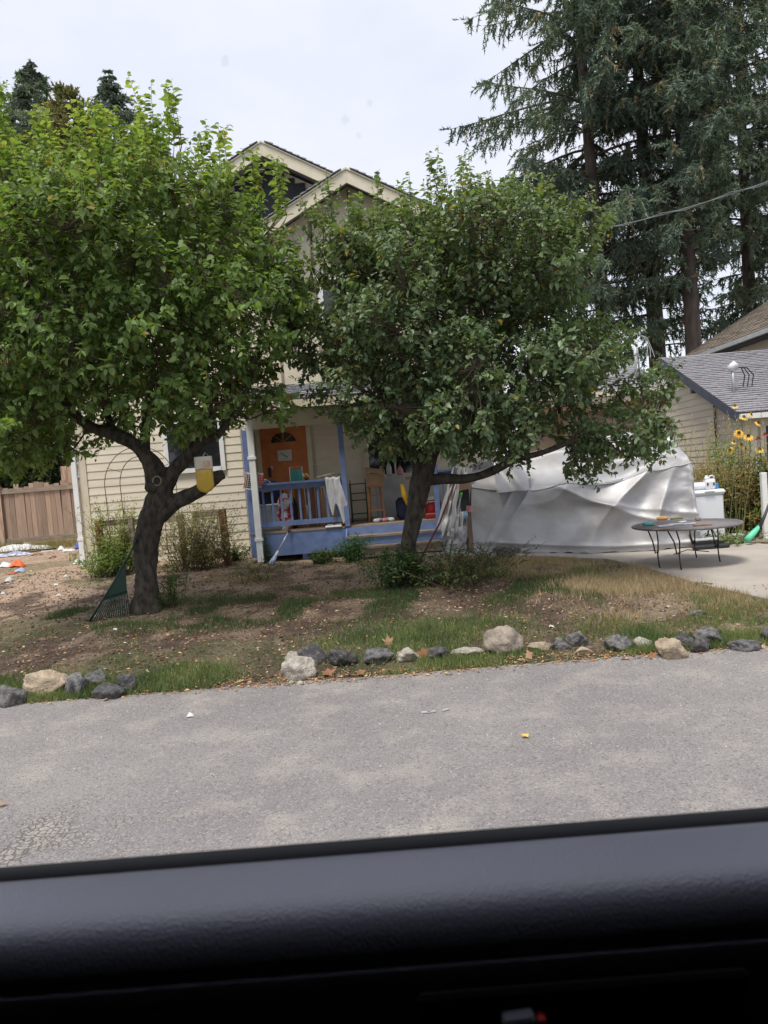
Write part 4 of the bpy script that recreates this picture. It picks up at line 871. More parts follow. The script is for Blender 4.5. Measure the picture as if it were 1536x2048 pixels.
sh_px('shrub', 'wispy weeds near the pile of stones', 985, 1150, 11.5, 120, 50, 20, 14, .035, [(.12, .16, .06), (.22, .19, .10)], seed=82, ry=.4)
DRY = [(.36, .25, .14), (.46, .34, .19), (.17, .20, .08)]
for i, (px, py, Y, w_, h_, lab) in enumerate(((1400, 1060, 15.6, 110, 140, 'dry brown shrub right behind the white chest'), (1450, 1060, 15.2, 110, 130, 'dry shrub between the white chest and the tall daisies'), (1500, 1070, 14.6, 100, 140, 'dry brown undergrowth behind the green broom'), (1560, 1070, 14.2, 100, 160, 'dry undergrowth at the right picture edge'))):
    sh_px('dry_shrub', lab, px, py, Y, w_, h_, 120, 34, .07, DRY, seed=90 + i, ry=.5, wl=.3, group='dry shrubs beside the driveway')
sh_px('shrub', 'green leafy bush under the daisies behind the white chest', 1465, 1055, 14.7, 80, 115, 80, 30, .085, [(.06, .11, .035), (.10, .16, .05), (.3, .2, .1)], seed=95, ry=.3)
sh_px('shrub', 'bushy green growth at the right edge around the white post', 1525, 1000, 14.3, 60, 160, 70, 30, .09, [(.07, .13, .04), (.12, .18, .06), (.2, .2, .08)], seed=96, ry=.3)
sh_px('shrub', 'pale low weeds along the driveway between the chest and the broom', 1460, 1090, 12.9, 110, 30, 60, 20, .05, [(.16, .22, .12), (.30, .32, .20)], seed=97, ry=.25)
sh_px('shrub', 'light green weeds against the beige garage wall', 1452, 985, 15.5, 50, 175, 40, 26, .08, [(.12, .26, .08), (.16, .30, .1)], seed=98, ry=.2, bare=.6)
# tall daisies
def daisies(label, pxs, Y, colp, colc, stem_h_py, seed, wpx=9):
    g_ = np.random.default_rng(seed); x = P(pxs[0][0], 1060, Y).x; tr = thing('tall_daisy', (x, Y, gh(x, Y)), label, 'flower', 'yellow daisies by the garage')
    A_, B_ = [], []; pet = MB()
    for (px, py) in pxs:
        top = P(px, py, Y + g_.normal() * .1); bt = Vector((x + g_.normal() * .12, Y + g_.normal() * .1, gh(x, Y) - .02)); A_.append(bt); B_.append(top)
        fl_ = MB(); r = wpx / S(Y) * g_.uniform(.6, 1.1); n_ = 12; tx_ = g_.uniform(.2, 1.1); ty_ = g_.normal() * .5
        for k in range(n_):
            a = 2 * math.pi * k / n_; tl = Euler((tx_, ty_, 0)).to_matrix(); d = tl @ Vector((math.cos(a), math.sin(a), -.35)).normalized(); s_ = tl @ (Vector((-math.sin(a), math.cos(a), 0)) * r * .22)
            fl_.add([top, top + d * r * .6 + s_, top + d * r * 1.05 - Vector((0, 0, .1 * r)), top + d * r * .6 - s_], [(0, 1, 2, 3)])
        fo = fl_.build('flower_head', colp, tr); MB().lathe([(r * .3, -.01), (r * .34, .01), (r * .22, .04)], top, 8).build('flower_centre', colc, fo, True)
    A_ = np.array(A_); B_ = np.array(B_); V_, F_ = rprisms(A_, B_, np.full(len(A_), .008), np.full(len(A_), .005)); npmesh('stems', V_, F_, M('green_stem', (.14, .20, .06), (.2, .22, .09), .7, 6), parent=tr)['kind'] = 'stuff'
    return tr
YP = M('yellow_petal', (.72, .52, .07), (.66, .45, .06), .6, 9); YC = M('brown_flower_centre', (.16, .08, .02), (.1, .05, .02), .8, 20); RP = M('dark_red_petal', (.30, .03, .03), (.22, .02, .02), .6, 9); DS = M('dark_seed_head', (.02, .015, .012), (.05, .03, .02), .9, 20)
daisies('yellow daisy clump with the topmost bright bloom against the grey roof edge', [(1488, 834), (1503, 829), (1470, 812)], 14.4, YP, YC, 0, 1)
daisies('orange yellow daisy with drooping petals over a dark head at the right edge', [(1517, 846), (1497, 872), (1478, 866)], 14.2, M('orange_petal', (.85, .42, .04), (.8, .5, .05), .6, 9), DS, 0, 2, 12)
daisies('two toned dark red and yellow daisy at the right edge below the others', [(1517, 876), (1530, 868)], 14.1, RP, YC, 0, 3, 10)
daisies('loose yellow daisies low in front of the beige garage corner', [(1468, 884), (1483, 890), (1492, 898), (1520, 898), (1460, 900)], 14.3, YP, YC, 0, 4)
# pale seed stalks
g_ = np.random.default_rng(8); n_ = 80; x = np.array([P(px, 1040, 14.6).x for px in g_.normal(1465, 42, n_)]); A_ = np.stack([x, 14.6 + g_.normal(size=n_) * .3, np.full(n_, .1)], 1); B_ = A_ + np.stack([g_.normal(size=n_) * .18, g_.normal(size=n_) * .1, g_.uniform(1.2, 2.45, n_)], 1)
V_, F_ = rprisms(A_, B_, np.full(n_, .005), np.full(n_, .003)); k = 16; idx = np.repeat(np.arange(n_), k); f = np.tile(np.linspace(.55, 1, k), n_)[:, None]; Pb = A_[idx] + (B_ - A_)[idx] * f
c_ = np.array([.50, .44, .22]) * g_.uniform(.6, 1.2, (n_ * k, 1)); lv = leaves(Pb, norm(rdir(n_ * k) + np.array([0, 0, .8])), rdir(n_ * k), g_.uniform(.04, .09, n_ * k), np.full(n_ * k, .022), c_, LEAF4_T, LEAF4_F)
tr = thing('tall_grass', (float(x.mean()), 14.6, .05), 'tall pale seeding grass stalks mixed with the daisies against the beige garage', 'grass'); npmesh('stems', V_, F_, M('straw_stem', (.40, .33, .17), (.3, .26, .12), .8, 6), parent=tr)['kind'] = 'stuff'; npmesh('seed_heads', lv[0], lv[1], GRASS, tint=np.repeat(c_, 4, axis=0), parent=tr)['kind'] = 'stuff'

# grass: single blades, density and colour by place
def grass(name, n_, x0, x1, y0, y1, dens, lmin, lmax, cols, label, seed, w_=.006):
    g_ = np.random.default_rng(seed); x = g_.uniform(x0, x1, n_ * 4); y = g_.uniform(y0, y1, n_ * 4); keep = g_.random(n_ * 4) < dens(x, y); x = x[keep][:n_]; y = y[keep][:n_]
    z = gz(x, y) + bump(x, y); n2 = len(x); Pb = np.stack([x, y, z - .005], 1)
    ld = norm(np.stack([g_.normal(size=n2) * .45, g_.normal(size=n2) * .45, np.ones(n2)], 1)); sz = g_.uniform(lmin, lmax, n2)
    q = np.clip(vn(x * 2.5, y * 2.5, seed=seed, octv=2) * 2.2 - .6 + g_.normal(size=n2) * .25, 0, 1)[:, None]; ca = np.array(cols); c_ = (ca[0] * (1 - q) + ca[1] * q) * g_.uniform(.65, 1.3, (n2, 1))
    V_, F_, _ = leaves(Pb, ld, norm(np.stack([g_.normal(size=n2), g_.normal(size=n2), np.zeros(n2) + .1], 1)), sz, np.full(n2, w_) * g_.uniform(.7, 1.5, n2), c_, BLADE_T, BLADE_F)
    o = npmesh(name, V_, F_, GRASS, tint=np.repeat(c_, 3, axis=0), org=(0, 0, 0)); setp(o, label, 'grass', None, 'stuff'); return o
GR = [(.085, .135, .05), (.20, .24, .09)]; ST = [(.30, .23, .13), (.40, .32, .18)]
fn_ = lambda x, y, s_, sd: vn(x * s_, y * s_, seed=sd, octv=2)
vx = lambda px, py: G(px, py)
c1_ = G(850, 1275); c0_ = G(60, 1300)
grass('verge_grass', 42000, -5.2, 5, 6.38, 8.0, lambda x, y: np.clip((1 - ss(6.75, 7.35, y + (fn_(x, y, 2, 3) - .5) * .8)) * (.05 + .95 * ss(.40, .60, fn_(x, y, 1.7, 9))), 0, 1) * np.where((x > -2.45) & (x < -1.0), .55, 1), .03, .11, GR, 'fresh green grass along the road edge among the stones', 41, .007)
grass('grass_patch', 17000, -3, 4, 6.8, 9.2, lambda x, y: np.exp(-(((x - c1_.x) / .85) ** 2 + ((y - c1_.y - .1) / .42) ** 2)) + .5 * np.exp(-(((x + 4.2) / .9) ** 2 + ((y - 7.6) / .5) ** 2)), .06, .14, GR, 'bright green grass patch below the leaning tree', 42, .007)
gA, gB = G(150, 1205), G(600, 1195)
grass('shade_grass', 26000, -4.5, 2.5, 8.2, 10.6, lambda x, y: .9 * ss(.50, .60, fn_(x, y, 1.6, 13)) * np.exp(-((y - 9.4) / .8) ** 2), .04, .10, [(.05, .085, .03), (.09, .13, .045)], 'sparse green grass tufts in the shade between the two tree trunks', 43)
grass('dry_grass', 22000, 1.2, 6.5, 7.2, 12.2, lambda x, y: ss(1.4, 2.4, x) * (.15 + .85 * ss(.42, .6, fn_(x, y, 1.2, 17))) * ss(8.4, 9.6, y + .3 * x + (fn_(x, y, 1.7, 37) - .5) * 2.5) * (y < drive_front(x) + .1), .04, .14, [(.34, .26, .17), (.44, .34, .23)], 'dry straw coloured grass between the leaning tree and the driveway', 44)
grass('dry_lawn', 24000, -3.2, 2.6, 9.6, 12.9, lambda x, y: (.2 + .8 * ss(.4, .62, fn_(x, y, 1.5, 19))) * .8, .02, .06, [(.40, .29, .20), (.32, .25, .15)], 'short parched grass in front of the porch', 45)
grass('weedy_grass', 9000, 1.0, 6.5, 7.0, 11.0, lambda x, y: ss(.56, .66, fn_(x, y, 1.4, 29)) * (y < drive_front(x)), .05, .13, [(.12, .17, .05), (.20, .21, .08)], 'scattered green tufts in the dry right part of the yard', 46)
grass('fence_grass', 5000, -12, -7.2, 19.3, 20.9, lambda x, y: ss(19.2, 20.6, y), .08, .3, [(.36, .28, .15), (.20, .20, .09)], 'dry grass growing along the foot of the picket fence', 47, .012)

# leaf litter, chips and pebbles
def litter(name, n_, fx, size, cols, label, seed, flat=.25, T=LEAF4_T, F=LEAF4_F, mat_=TINTM, cat='leaves', lift=.008):
    g_ = np.random.default_rng(seed); x, y = fx(g_, n_); z = np.where(y > edge_y(x), gz(x, y) + bump(x, y), 0) + lift; Pb = np.stack([x, y, z], 1); a = g_.uniform(0, 6.3, n_)
    ld = norm(np.stack([np.cos(a), np.sin(a), g_.uniform(-.1, .25, n_)], 1)); sz = size * g_.uniform(.4, 1.3, n_); ca = np.array(cols); c_ = ca[g_.integers(0, len(ca), n_)] * g_.uniform(.7, 1.25, (n_, 1))
    V_, F_, _ = leaves(Pb, ld, norm(np.stack([g_.normal(size=n_) * flat, g_.normal(size=n_) * flat, np.ones(n_)], 1)), sz, sz * g_.uniform(.35, .8, n_), c_, T, F)
    o = npmesh(name, V_, F_, mat_, tint=np.repeat(c_, len(T), axis=0), org=(0, 0, 0)); setp(o, label, cat, None, 'stuff'); return o
BR = [(.34, .20, .10), (.45, .30, .18), (.24, .13, .07), (.50, .36, .20), (.40, .19, .08)]
litter('fallen_leaves', 2600, lambda g_, n_: (lambda x: (x, edge_y(x) + np.abs(g_.normal(size=n_)) * .16 - .09 + .05 * g_.normal(size=n_)))(g_.uniform(-4, 4.5, n_)), .042, BR, 'brown fallen leaves and chips along the road edge', 51)
litter('leaf_litter', 4200, lambda g_, n_: (g_.uniform(-4.5, 4.5, n_), g_.uniform(6.6, 10.5, n_)), .045, BR + [(.10, .08, .05), (.5, .42, .3)], 'dry leaves scattered over the dark soil under the fruit trees', 52, .5)
litter('yard_debris', 1500, lambda g_, n_: (g_.uniform(-9, -2.2, n_), g_.uniform(9.5, 19, n_)), .05, [(.5, .36, .24), (.25, .17, .11), (.6, .5, .4), (.16, .11, .08)], 'small chips and clods over the bare dirt in the left part of the yard', 53, .6, cat='debris')
PEB_T = np.array([(0, 0, 0), (.5, .45, .05), (1, 0, 0), (.5, -.45, .05), (.5, 0, .4)]); PEB_F = np.array([(0, 1, 4), (1, 2, 4), (2, 3, 4), (3, 0, 4)])
litter('clods', 13000, lambda g_, n_: (g_.uniform(-7, 5, n_), 6.6 + 8 * g_.random(n_) ** 1.6), .05, [(.12, .08, .055), (.17, .115, .08), (.09, .06, .045)], 'loose clods of dark soil over the front yard', 54, .3, PEB_T, PEB_F, cat='soil', lift=-.004)
litter('road_gravel', 5200, lambda g_, n_: (g_.uniform(-4, 4.2, n_), 3.3 + 3.15 * g_.random(n_) ** .35), .012, [(.36, .34, .32), (.14, .13, .13), (.5, .46, .42), (.25, .2, .16)], 'loose gravel bits on the asphalt', 55, .3, PEB_T, PEB_F, cat='gravel', lift=.0)

# ================================================================ STONES
def rock(px, py, wpx, hpx, mat_, label, seed, flat=0, name='rock', grp='stones edging the yard along the road', yaw=0):
    g_ = np.random.default_rng(seed + 500); p = G(px, py); Y = p.y; s_ = S(Y) / 1.04
    bm_ = []; import bmesh
    bm = bmesh.new(); bmesh.ops.create_icosphere(bm, subdivisions=4, radius=1)
    D = np.array([v.co[:] for v in bm.verts]); pl = norm(g_.normal(size=(11, 3))); hh_ = g_.uniform(.5, .95, 11)
    dd = D @ pl.T; dd = np.where(dd > .05, hh_ / np.maximum(dd, .05), 9); r = np.minimum(dd.min(1), 1.1)
    V_ = D * r[:, None]; n_ = vn(V_[:, 0] * 3 + 9, V_[:, 1] * 3 + 9, V_[:, 2] * 3 + seed, seed=seed, octv=4); n2_ = vn(V_[:, 0] * 11 + 9, V_[:, 1] * 11 + 9, V_[:, 2] * 11 + seed, seed=seed + 3, octv=2); V_ = V_ * (1 + (n_ - .5) * .34 + (n2_ - .5) * .09)[:, None]
    V_ /= np.abs(V_).max(0); dp = max(wpx * .75, hpx * 1.1) if not flat else wpx * .8
    V_ = V_ * np.array([wpx / 2 / s_, dp / 2 / s_, hpx * .62 / s_]); V_[:, 2] += hpx * .31 / s_
    c, sn = math.cos(yaw), math.sin(yaw); V_ = np.stack([V_[:, 0] * c - V_[:, 2] * sn, V_[:, 1], V_[:, 0] * sn + V_[:, 2] * c], 1)
    F_ = np.array([[v.index for v in f.verts] for f in bm.faces]); bm.free()
    cy = Y + dp / 2 / s_ * .75; o = npmesh(name, V_ + np.array([p.x, cy, gh(p.x, cy) - .005]), F_, mat_, org=(p.x, cy, gh(p.x, cy)))
    return setp(o, label, 'rock', grp)
RK = [
 (14, 1414, 62, 44, ROCKG, 'grey stone cut off by the left picture edge, in the leftmost cluster'),
 (86, 1396, 104, 50, ROCKT, 'flat topped tan sandstone slab in the leftmost cluster', 1),
 (147, 1394, 46, 46, ROCKG, 'mottled grey stone just right of the tan sandstone slab'),
 (189, 1374, 44, 36, ROCKG, 'small grey stone at the back of the leftmost cluster'),
 (212, 1400, 72, 36, ROCKD, 'dark wedge shaped stone at the front of the leftmost cluster', 0, .25),
 (250, 1386, 50, 46, ROCKD, 'dark brownish stone at the right end of the leftmost cluster', 0, .35),
 (588, 1326, 44, 22, ROCKW, 'small half buried stone behind the big pale rounded one'),
 (628, 1330, 68, 44, ROCKD, 'dark grey boulder standing behind the big pale rounded stone'),
 (598, 1362, 76, 50, ROCKW, 'big pale rounded stone nearest the road in the middle'),
 (684, 1336, 66, 40, ROCKD, 'dark rounded boulder right of the pale rounded stone'),
 (752, 1332, 74, 30, ROCKG, 'long low grey stone between the dark boulder and the white stone'),
 (816, 1328, 60, 32, ROCKW, 'flat whitish stone left of the curled brown leaf'),
 (876, 1322, 52, 28, ROCKD, 'dark slab with flat top right of the curled brown leaf'),
 (936, 1318, 68, 24, ROCKW, 'low flat grey beige stone left of the tall light brown boulder'),
 (1010, 1310, 84, 58, M('light_brown_rock', (.36, .30, .24), (.17, .14, .115), .9, 9, bump=1, bscale=25), 'tall light brown pointed boulder, biggest in the right half of the row'),
 (1080, 1304, 64, 22, ROCKT, 'thin flat tan slab right of the tall light brown boulder', 1),
 (1122, 1304, 44, 30, ROCKG, 'grey stone between the thin tan slab and the angular grey one'),
 (1162, 1296, 52, 38, ROCKG, 'angular grey stone with pointed top in the right half of the row'),
 (1170, 1310, 40, 15, ROCKT, 'tiny tan stone lying in front of the angular grey one', 1),
 (1242, 1306, 58, 34, ROCKG, 'rough grey stone alone in the grass left of the small white one'),
 (1288, 1298, 42, 22, ROCKW, 'small whitish stone half hidden by grass left of the cream topped stone'),
 (1346, 1320, 72, 46, ROCKT, 'tan stone with cream top nearest the road on the right', 0, -.2),
 (1370, 1300, 54, 32, ROCKD, 'dark stone just behind the cream topped one'),
 (1410, 1306, 48, 34, ROCKD, 'blackish blocky stone right of the cream topped one'),
 (1432, 1292, 72, 34, ROCKG, 'grey sloping slab behind the blackish blocky stone', 0, -.2),
 (1498, 1304, 62, 32, ROCKG, 'low grey stone second from the right picture edge'),
 (1540, 1286, 26, 32, ROCKD, 'dark stone cut off by the right picture edge'),
 (1398, 1232, 46, 13, ROCKG, 'flat grey stone sunk in the dry soil below the round table', 1)]
for i, r_ in enumerate(RK):
    rock(*r_[:6], i, flat=(r_[6] if len(r_) > 6 else 0), yaw=(r_[7] if len(r_) > 7 else 0))
for i, (px, py, w_) in enumerate(((582, 1368, 13), (600, 1371, 16), (620, 1369, 12), (1055, 1318, 11), (1310, 1322, 12))):
    rock(px, py, w_, w_ * .6, ROCKW, (('leftmost tiny pebble just below the pale rounded stone', 'middle and largest tiny pebble below the pale rounded stone', 'rightmost tiny pebble just below the pale rounded stone')[i] if i < 3 else ('tiny pebble below the thin tan slab' if i == 3 else 'tiny pebble left of the cream topped stone')), 60 + i, name='pebble', grp='pebbles at the road edge')
for i, (px, py, w_, h_, m_, lb) in enumerate(((995, 1108, 40, 22, ROCKG, 'grey stone at the left end of the pile in front of the tarp'), (1012, 1116, 40, 22, ROCKD, 'dark stone at the front of the pile by the tarp'), (1020, 1100, 34, 17, ROCKT, 'tan stone on top of the pile by the tarp'), (1030, 1110, 28, 18, ROCKG, 'small grey stone in the middle of the pile by the tarp'), (1044, 1106, 28, 18, ROCKD, 'small dark stone at the right of the pile by the tarp'), (1056, 1112, 22, 12, ROCKG, 'smallest grey stone at the right end of the pile by the tarp'), (978, 1104, 24, 16, ROCKD, 'small dark stone left of the pile by the tarp'))):
    rock(px, py, w_, h_, m_, lb, 80 + i, name='rock', grp='pile of stones in front of the tarp', yaw=-.3)

# single fallen leaves that stand out
def big_leaf(px, py, w_, col, label, up=.4, seed=0, ground=None):
    g_ = np.random.default_rng(seed); p = G(px, py); s_ = w_ / S(p.y); z0 = 0 if p.y < float(edge_y(p.x)) else gh(p.x, p.y)
    mb = MB(); pts = []; n_ = 11
    for k in range(n_):
        a = 2 * math.pi * k / n_; r_ = s_ * (.55 if k % 2 else .32) * g_.uniform(.8, 1.15); pts.append(Vector((p.x + r_ * math.cos(a), p.y + r_ * math.sin(a) * (1 - up * .6), z0 + .012 + up * r_ * (math.sin(a) * .9 + .5) + g_.uniform(0, .15) * s_)))
    c_ = Vector((p.x, p.y, z0 + .01 + up * s_ * .2)); mb.add([c_] + pts, [(0, k + 1, (k + 1) % n_ + 1) for k in range(n_)])
    mb.build('fallen_leaf', col, None, tag=(label, 'leaf', 'big fallen leaves'))
LB = M('leaf_brown', (.28, .13, .065), (.2, .09, .045), .8, 20); LT = M('leaf_tan', (.36, .22, .13), (.26, .15, .09), .8, 20); LY = M('leaf_yellow', (.75, .45, .12), (.6, .36, .1), .7, 20)
big_leaf(778, 1292, 26, LT, 'big upright tan brown leaf in the grass above the whitish stone', .9, 1)
big_leaf(848, 1320, 30, LB, 'curled reddish brown leaf between the whitish stone and the dark slab', 1.1, 2)
big_leaf(658, 1352, 34, LB, 'orange brown leaf right of the pale rounded stone', .4, 3)
big_leaf(722, 1352, 22, LB, 'reddish brown leaf below the long low grey stone', .5, 4)
big_leaf(1051, 1477, 20, LY, 'single orange yellow leaf lying out on the asphalt', .1, 5)
big_leaf(1058, 1318, 22, LT, 'light brown leaf in front of the thin tan slab', .8, 6)
big_leaf(1305, 1318, 20, LB, 'brown leaf left of the cream topped stone', .8, 7)
big_leaf(356, 1332, 12, LY, 'small yellow leaf on the soil between the stone clusters', .2, 8)
big_leaf(410, 1158, 11, LY, 'small yellow leaf in the shade right of the crooked trunk', .2, 9)
big_leaf(5, 1614, 18, LT, 'small tan leaf on the asphalt at the left picture edge', .2, 10)

# ================================================================ SILVER TARP SHELTER
TY = 12.75
def px_w(px, py, Y): return P(px, py, Y)
tL, tR = P(940, 1100, TY).x, P(1396, 1100, TY).x; TW = tR - tL
tarp = thing('tarp_shelter', ((tL + tR) / 2, TY, .1), 'big silver tarpaulin draped over a frame on the driveway behind the right fruit tree', 'tarp')
TARP = bpy.data.materials.new('silver_tarp'); TARP.use_nodes = True; b = TARP.node_tree.nodes['Principled BSDF']
def _tarpmat():
    t = TARP.node_tree; N = t.nodes; L = t.links.new; g = N.new('ShaderNodeNewGeometry')
    n1 = N.new('ShaderNodeTexNoise'); n1.inputs['Scale'].default_value = 2.2; n1.inputs['Detail'].default_value = 5; L(g.outputs['Position'], n1.inputs[0])
    r = N.new('ShaderNodeValToRGB'); r.color_ramp.elements[0].position = .38; r.color_ramp.elements[0].color = (.36, .35, .345, 1); r.color_ramp.elements[1].position = .6; r.color_ramp.elements[1].color = (.45, .45, .46, 1); L(n1.outputs[0], r.inputs[0]); L(r.outputs[0], b.inputs['Base Color'])
    b.inputs['Metallic'].default_value = .42; b.inputs['Roughness'].default_value = .56
    n2 = N.new('ShaderNodeTexNoise'); n2.inputs['Scale'].default_value = 14; n2.inputs['Detail'].default_value = 6; L(g.outputs['Position'], n2.inputs[0]); bn = N.new('ShaderNodeBump'); bn.inputs['Strength'].default_value = .12; bn.inputs['Distance'].default_value = .02; L(n2.outputs[0], bn.inputs['Height']); L(bn.outputs[0], b.inputs['Normal'])
_tarpmat()
def zt(px, py, Y): return P(px, py, Y).z
prof_px = [940, 1050, 1150, 1250, 1300, 1340, 1352]
ztop = [zt(940, 930, 13.6), zt(1050, 905, 13.8), zt(1150, 880, 13.8), zt(1250, 862, 13.8), zt(1300, 860, 13.8), zt(1340, 866, 13.7), zt(1352, 876, 13.6)]
zcr = [zt(940, 975, 12.9), zt(1050, 985, 12.9), zt(1150, 970, 12.9), zt(1250, 950, 12.95), zt(1300, 938, 13.0), zt(1340, 930, 13.0), zt(1352, 925, 13.0)]
def rdg(d, w_): return np.exp(-np.abs(d) / w_)
def fold(a, h):                                   # a along (m), h up (m): wrinkle depth
    f = 0
    ax, hy = TW * .93, 1.95                       # folds fan out from the upper right corner
    ang = np.arctan2(hy - h, ax - a + .25); rr = np.hypot(hy - h, ax - a + .25)
    f += .075 * (1 - 2 * np.abs(np.sin(ang * 7.5 + 1.2 * vn(a * 1.3, h * 1.3, seed=70) + .6 * np.sin(rr * 1.5))))  * (.35 + 1.1 * vn(a * 1.1, h * 1.5, seed=71)) * np.clip(rr / 1.2, .25, 1) * np.exp(-(rr - 1.4) ** 2 / 3.2)
    f += .085 * rdg((h - .40) - (ax - a) * .36 + .05, .10) * (a > TW * .25) * np.clip((a - TW * .25) * 1.2, 0, 1)
    f += .05 * rdg((h - .62) - (ax - a) * .17, .07) * np.clip((a - TW * .4) * 1.2, 0, 1)
    f += .045 * rdg((a - .42) - (h - .1) * .62, .05) * (h < 1.25) + .03 * rdg((a - .27) - (h - .15) * .50, .035) * (h < 1.2)
    f += .05 * rdg(h - .16 + .02 * a, .04)
    f += .06 * (vn(a * .8, h * 1.4, seed=77, octv=2) - .5) + .012 * (vn(a * 3 + h * 2, h * 6, seed=78, octv=2) - .5)
    e_ = np.exp(-(TW - a) / .35); f += .05 * e_ * (vn(a * 3, h * 6, seed=79, octv=3) - .5) * 2
    return f
nu, nv = 190, 150; U, Vv = np.meshgrid(np.linspace(0, 1, nu + 1), np.linspace(0, 1, nv + 1)); u = U.ravel(); v = Vv.ravel()
xp_ = 940 + (1352 - 940) * u; xt = np.interp(xp_, prof_px, [P(p_, 880, 13.7).x for p_ in prof_px]); xb = tL + TW * u
g0 = gz(xb, np.full_like(xb, TY)) + .035; zc_ = np.interp(xp_, prof_px, zcr); zt_ = np.interp(xp_, prof_px, ztop)
# section: front bottom, front crease, ridge, back crease, back bottom
kn = [0, .42, .62, .8, 1.0]
def sect(a0, a1, a2, a3, a4): 
    r = np.where(v < .42, a0 + (a1 - a0) * v / .42, np.where(v < .62, a1 + (a2 - a1) * (v - .42) / .2, np.where(v < .8, a2 + (a3 - a2) * (v - .62) / .18, a3 + (a4 - a3) * (v - .8) / .2))); return r
yy = sect(TY, 12.93, 13.8, 15.2, 15.5); zz_ = sect(g0, zc_, zt_, zc_ + .1, g0); mixx = sect(0, .5, 1, .5, 0); xx = xb + (xt - xb) * mixx
sag = .05 * np.sin(np.pi * np.clip((v - .42) / .2, 0, 1)); zz_ = zz_ - sag
hgt = np.where(v < .42, v / .42 * (zc_ - g0), zc_ - g0 + (v - .42) / .2 * 1.2)
d_ = fold(u * TW, hgt) * np.clip(u * 12, 0, 1); ny_ = np.where(v < .42, -1, np.where(v < .62, -.55, 0)); nz_ = np.where(v < .42, .12, .8)
yy = yy + ny_ * d_; zz_ = zz_ + nz_ * d_ * (v > .02); zz_ = np.maximum(zz_, g0 - .02)
# hem lifts and billows unevenly
hem = (v < .02); zz_ = zz_ + hem * .035 * (vn(u * 30, 0, seed=90) - .3)
I = np.arange((nu + 1) * (nv + 1)).reshape(nv + 1, nu + 1); F_ = np.stack([I[:-1, :-1], I[:-1, 1:], I[1:, 1:], I[1:, :-1]], -1).reshape(-1, 4)
npmesh('cover', np.stack([xx, yy, zz_], 1), F_, TARP, parent=tarp, smooth=True)
# right end, crumpled down to the ground
ecol = I[:, -1]; ex_, ey_, ez_ = xx[ecol], yy[ecol], zz_[ecol]
mb = MB(); ns = 40; pts = []
for j in range(ns + 1):
    s_ = j / ns; gg = float(gz(tR, 13)) + .03
    for i in range(0, nv + 1, 2):
        wv = .10 * (float(vn(ey_[i] * 5, s_ * 5, seed=91, octv=3)) - .5) * math.sin(math.pi * min(1, s_ * 1.3)) ; x_e = ex_[i] + (tR + .03 - ex_[i]) * s_ * .9 + wv; pts.append((x_e, ey_[i] * (1 - .0) , ez_[i] * (1 - s_) + gg * s_))
m_ = nv // 2 + 1; mb.v = pts; mb.f = [(j * m_ + i, j * m_ + i + 1, (j + 1) * m_ + i + 1, (j + 1) * m_ + i) for j in range(ns) for i in range(m_ - 1)]; mb.build('end_flap', TARP, tarp, True)
sm_ = [Vector((xx[i], yy[i] - .006, zz_[i])) for i in I[int(nv * .42), ::5]]; MB().tube(sm_, .008, 5).build('seam', PLG, tarp, True)
# stitched upper sheet hanging over the front
def pg(px, py, dy=0): return P(px, py, TY - .06 + dy)
c00, c10, c01, c11 = pg(993, 986, .05), pg(1058, 979, .05), pg(985, 925, .5), pg(1055, 915, .55)
MB().grid(lambda u_, v_: c00.lerp(c10, u_).lerp(c01.lerp(c11, u_), v_) + Vector((0, -.03 - .045 * math.sin(u_ * 9 + v_ * 5), 0)), 24, 20).build('flap', TARP, tarp, True)
for (a_, b_) in (((tL + .02, TY + .15, .2), (tL + .03, 13.1, ztop[0] - .05)), ((tL + .3, 14.6, .1), (tL + .3, 14.4, 1.6)), ((tR - .3, 14.6, .0), (tR - .35, 14.4, 1.6))): MB().tube([a_, b_], .025, 8).build('pole', METG, tarp)
# crumpled sheet hanging at the left end
def drape(name, label, corners, amp, fr, mat_, nu=60, nv=60, seed=0, cat='tarp'):
    tl, tr_, bl_, br_ = corners
    def fn(u_, v_):
        p = tl.lerp(tr_, u_).lerp(bl_.lerp(br_, u_), 1 - v_); w_ = float(vn(u_ * fr, v_ * 2.2 + u_ * 2, seed=seed, octv=3)) - .5; w2 = float(vn(u_ * fr * 2.5, v_ * 7, seed=seed + 5, octv=2)) - .5
        return p + Vector((w2 * amp * .25, -amp * (w_ * 2 + w2 * .5), w2 * amp * .15))
    o = MB().grid(fn, nu, nv).build(name, mat_, None, True); setp(o, label, cat); return o
drape('tarp_sheet', 'crumpled silver sheet hanging from pole to ground left of the big tarp', (P(905, 930, 13.35), P(945, 938, 13.2), P(862, 1104, 13.2), P(932, 1112, 12.85)), .16, 5, TARP, seed=3)
tb = drape('tarp_sheet', 'folded silver hem bunched on the ground left of the wooden stake', (P(895, 1060, 12.9), P(932, 1050, 12.85), P(895, 1108, 12.8), P(932, 1116, 12.7)), .10, 4, TARP, 30, 30, seed=9)
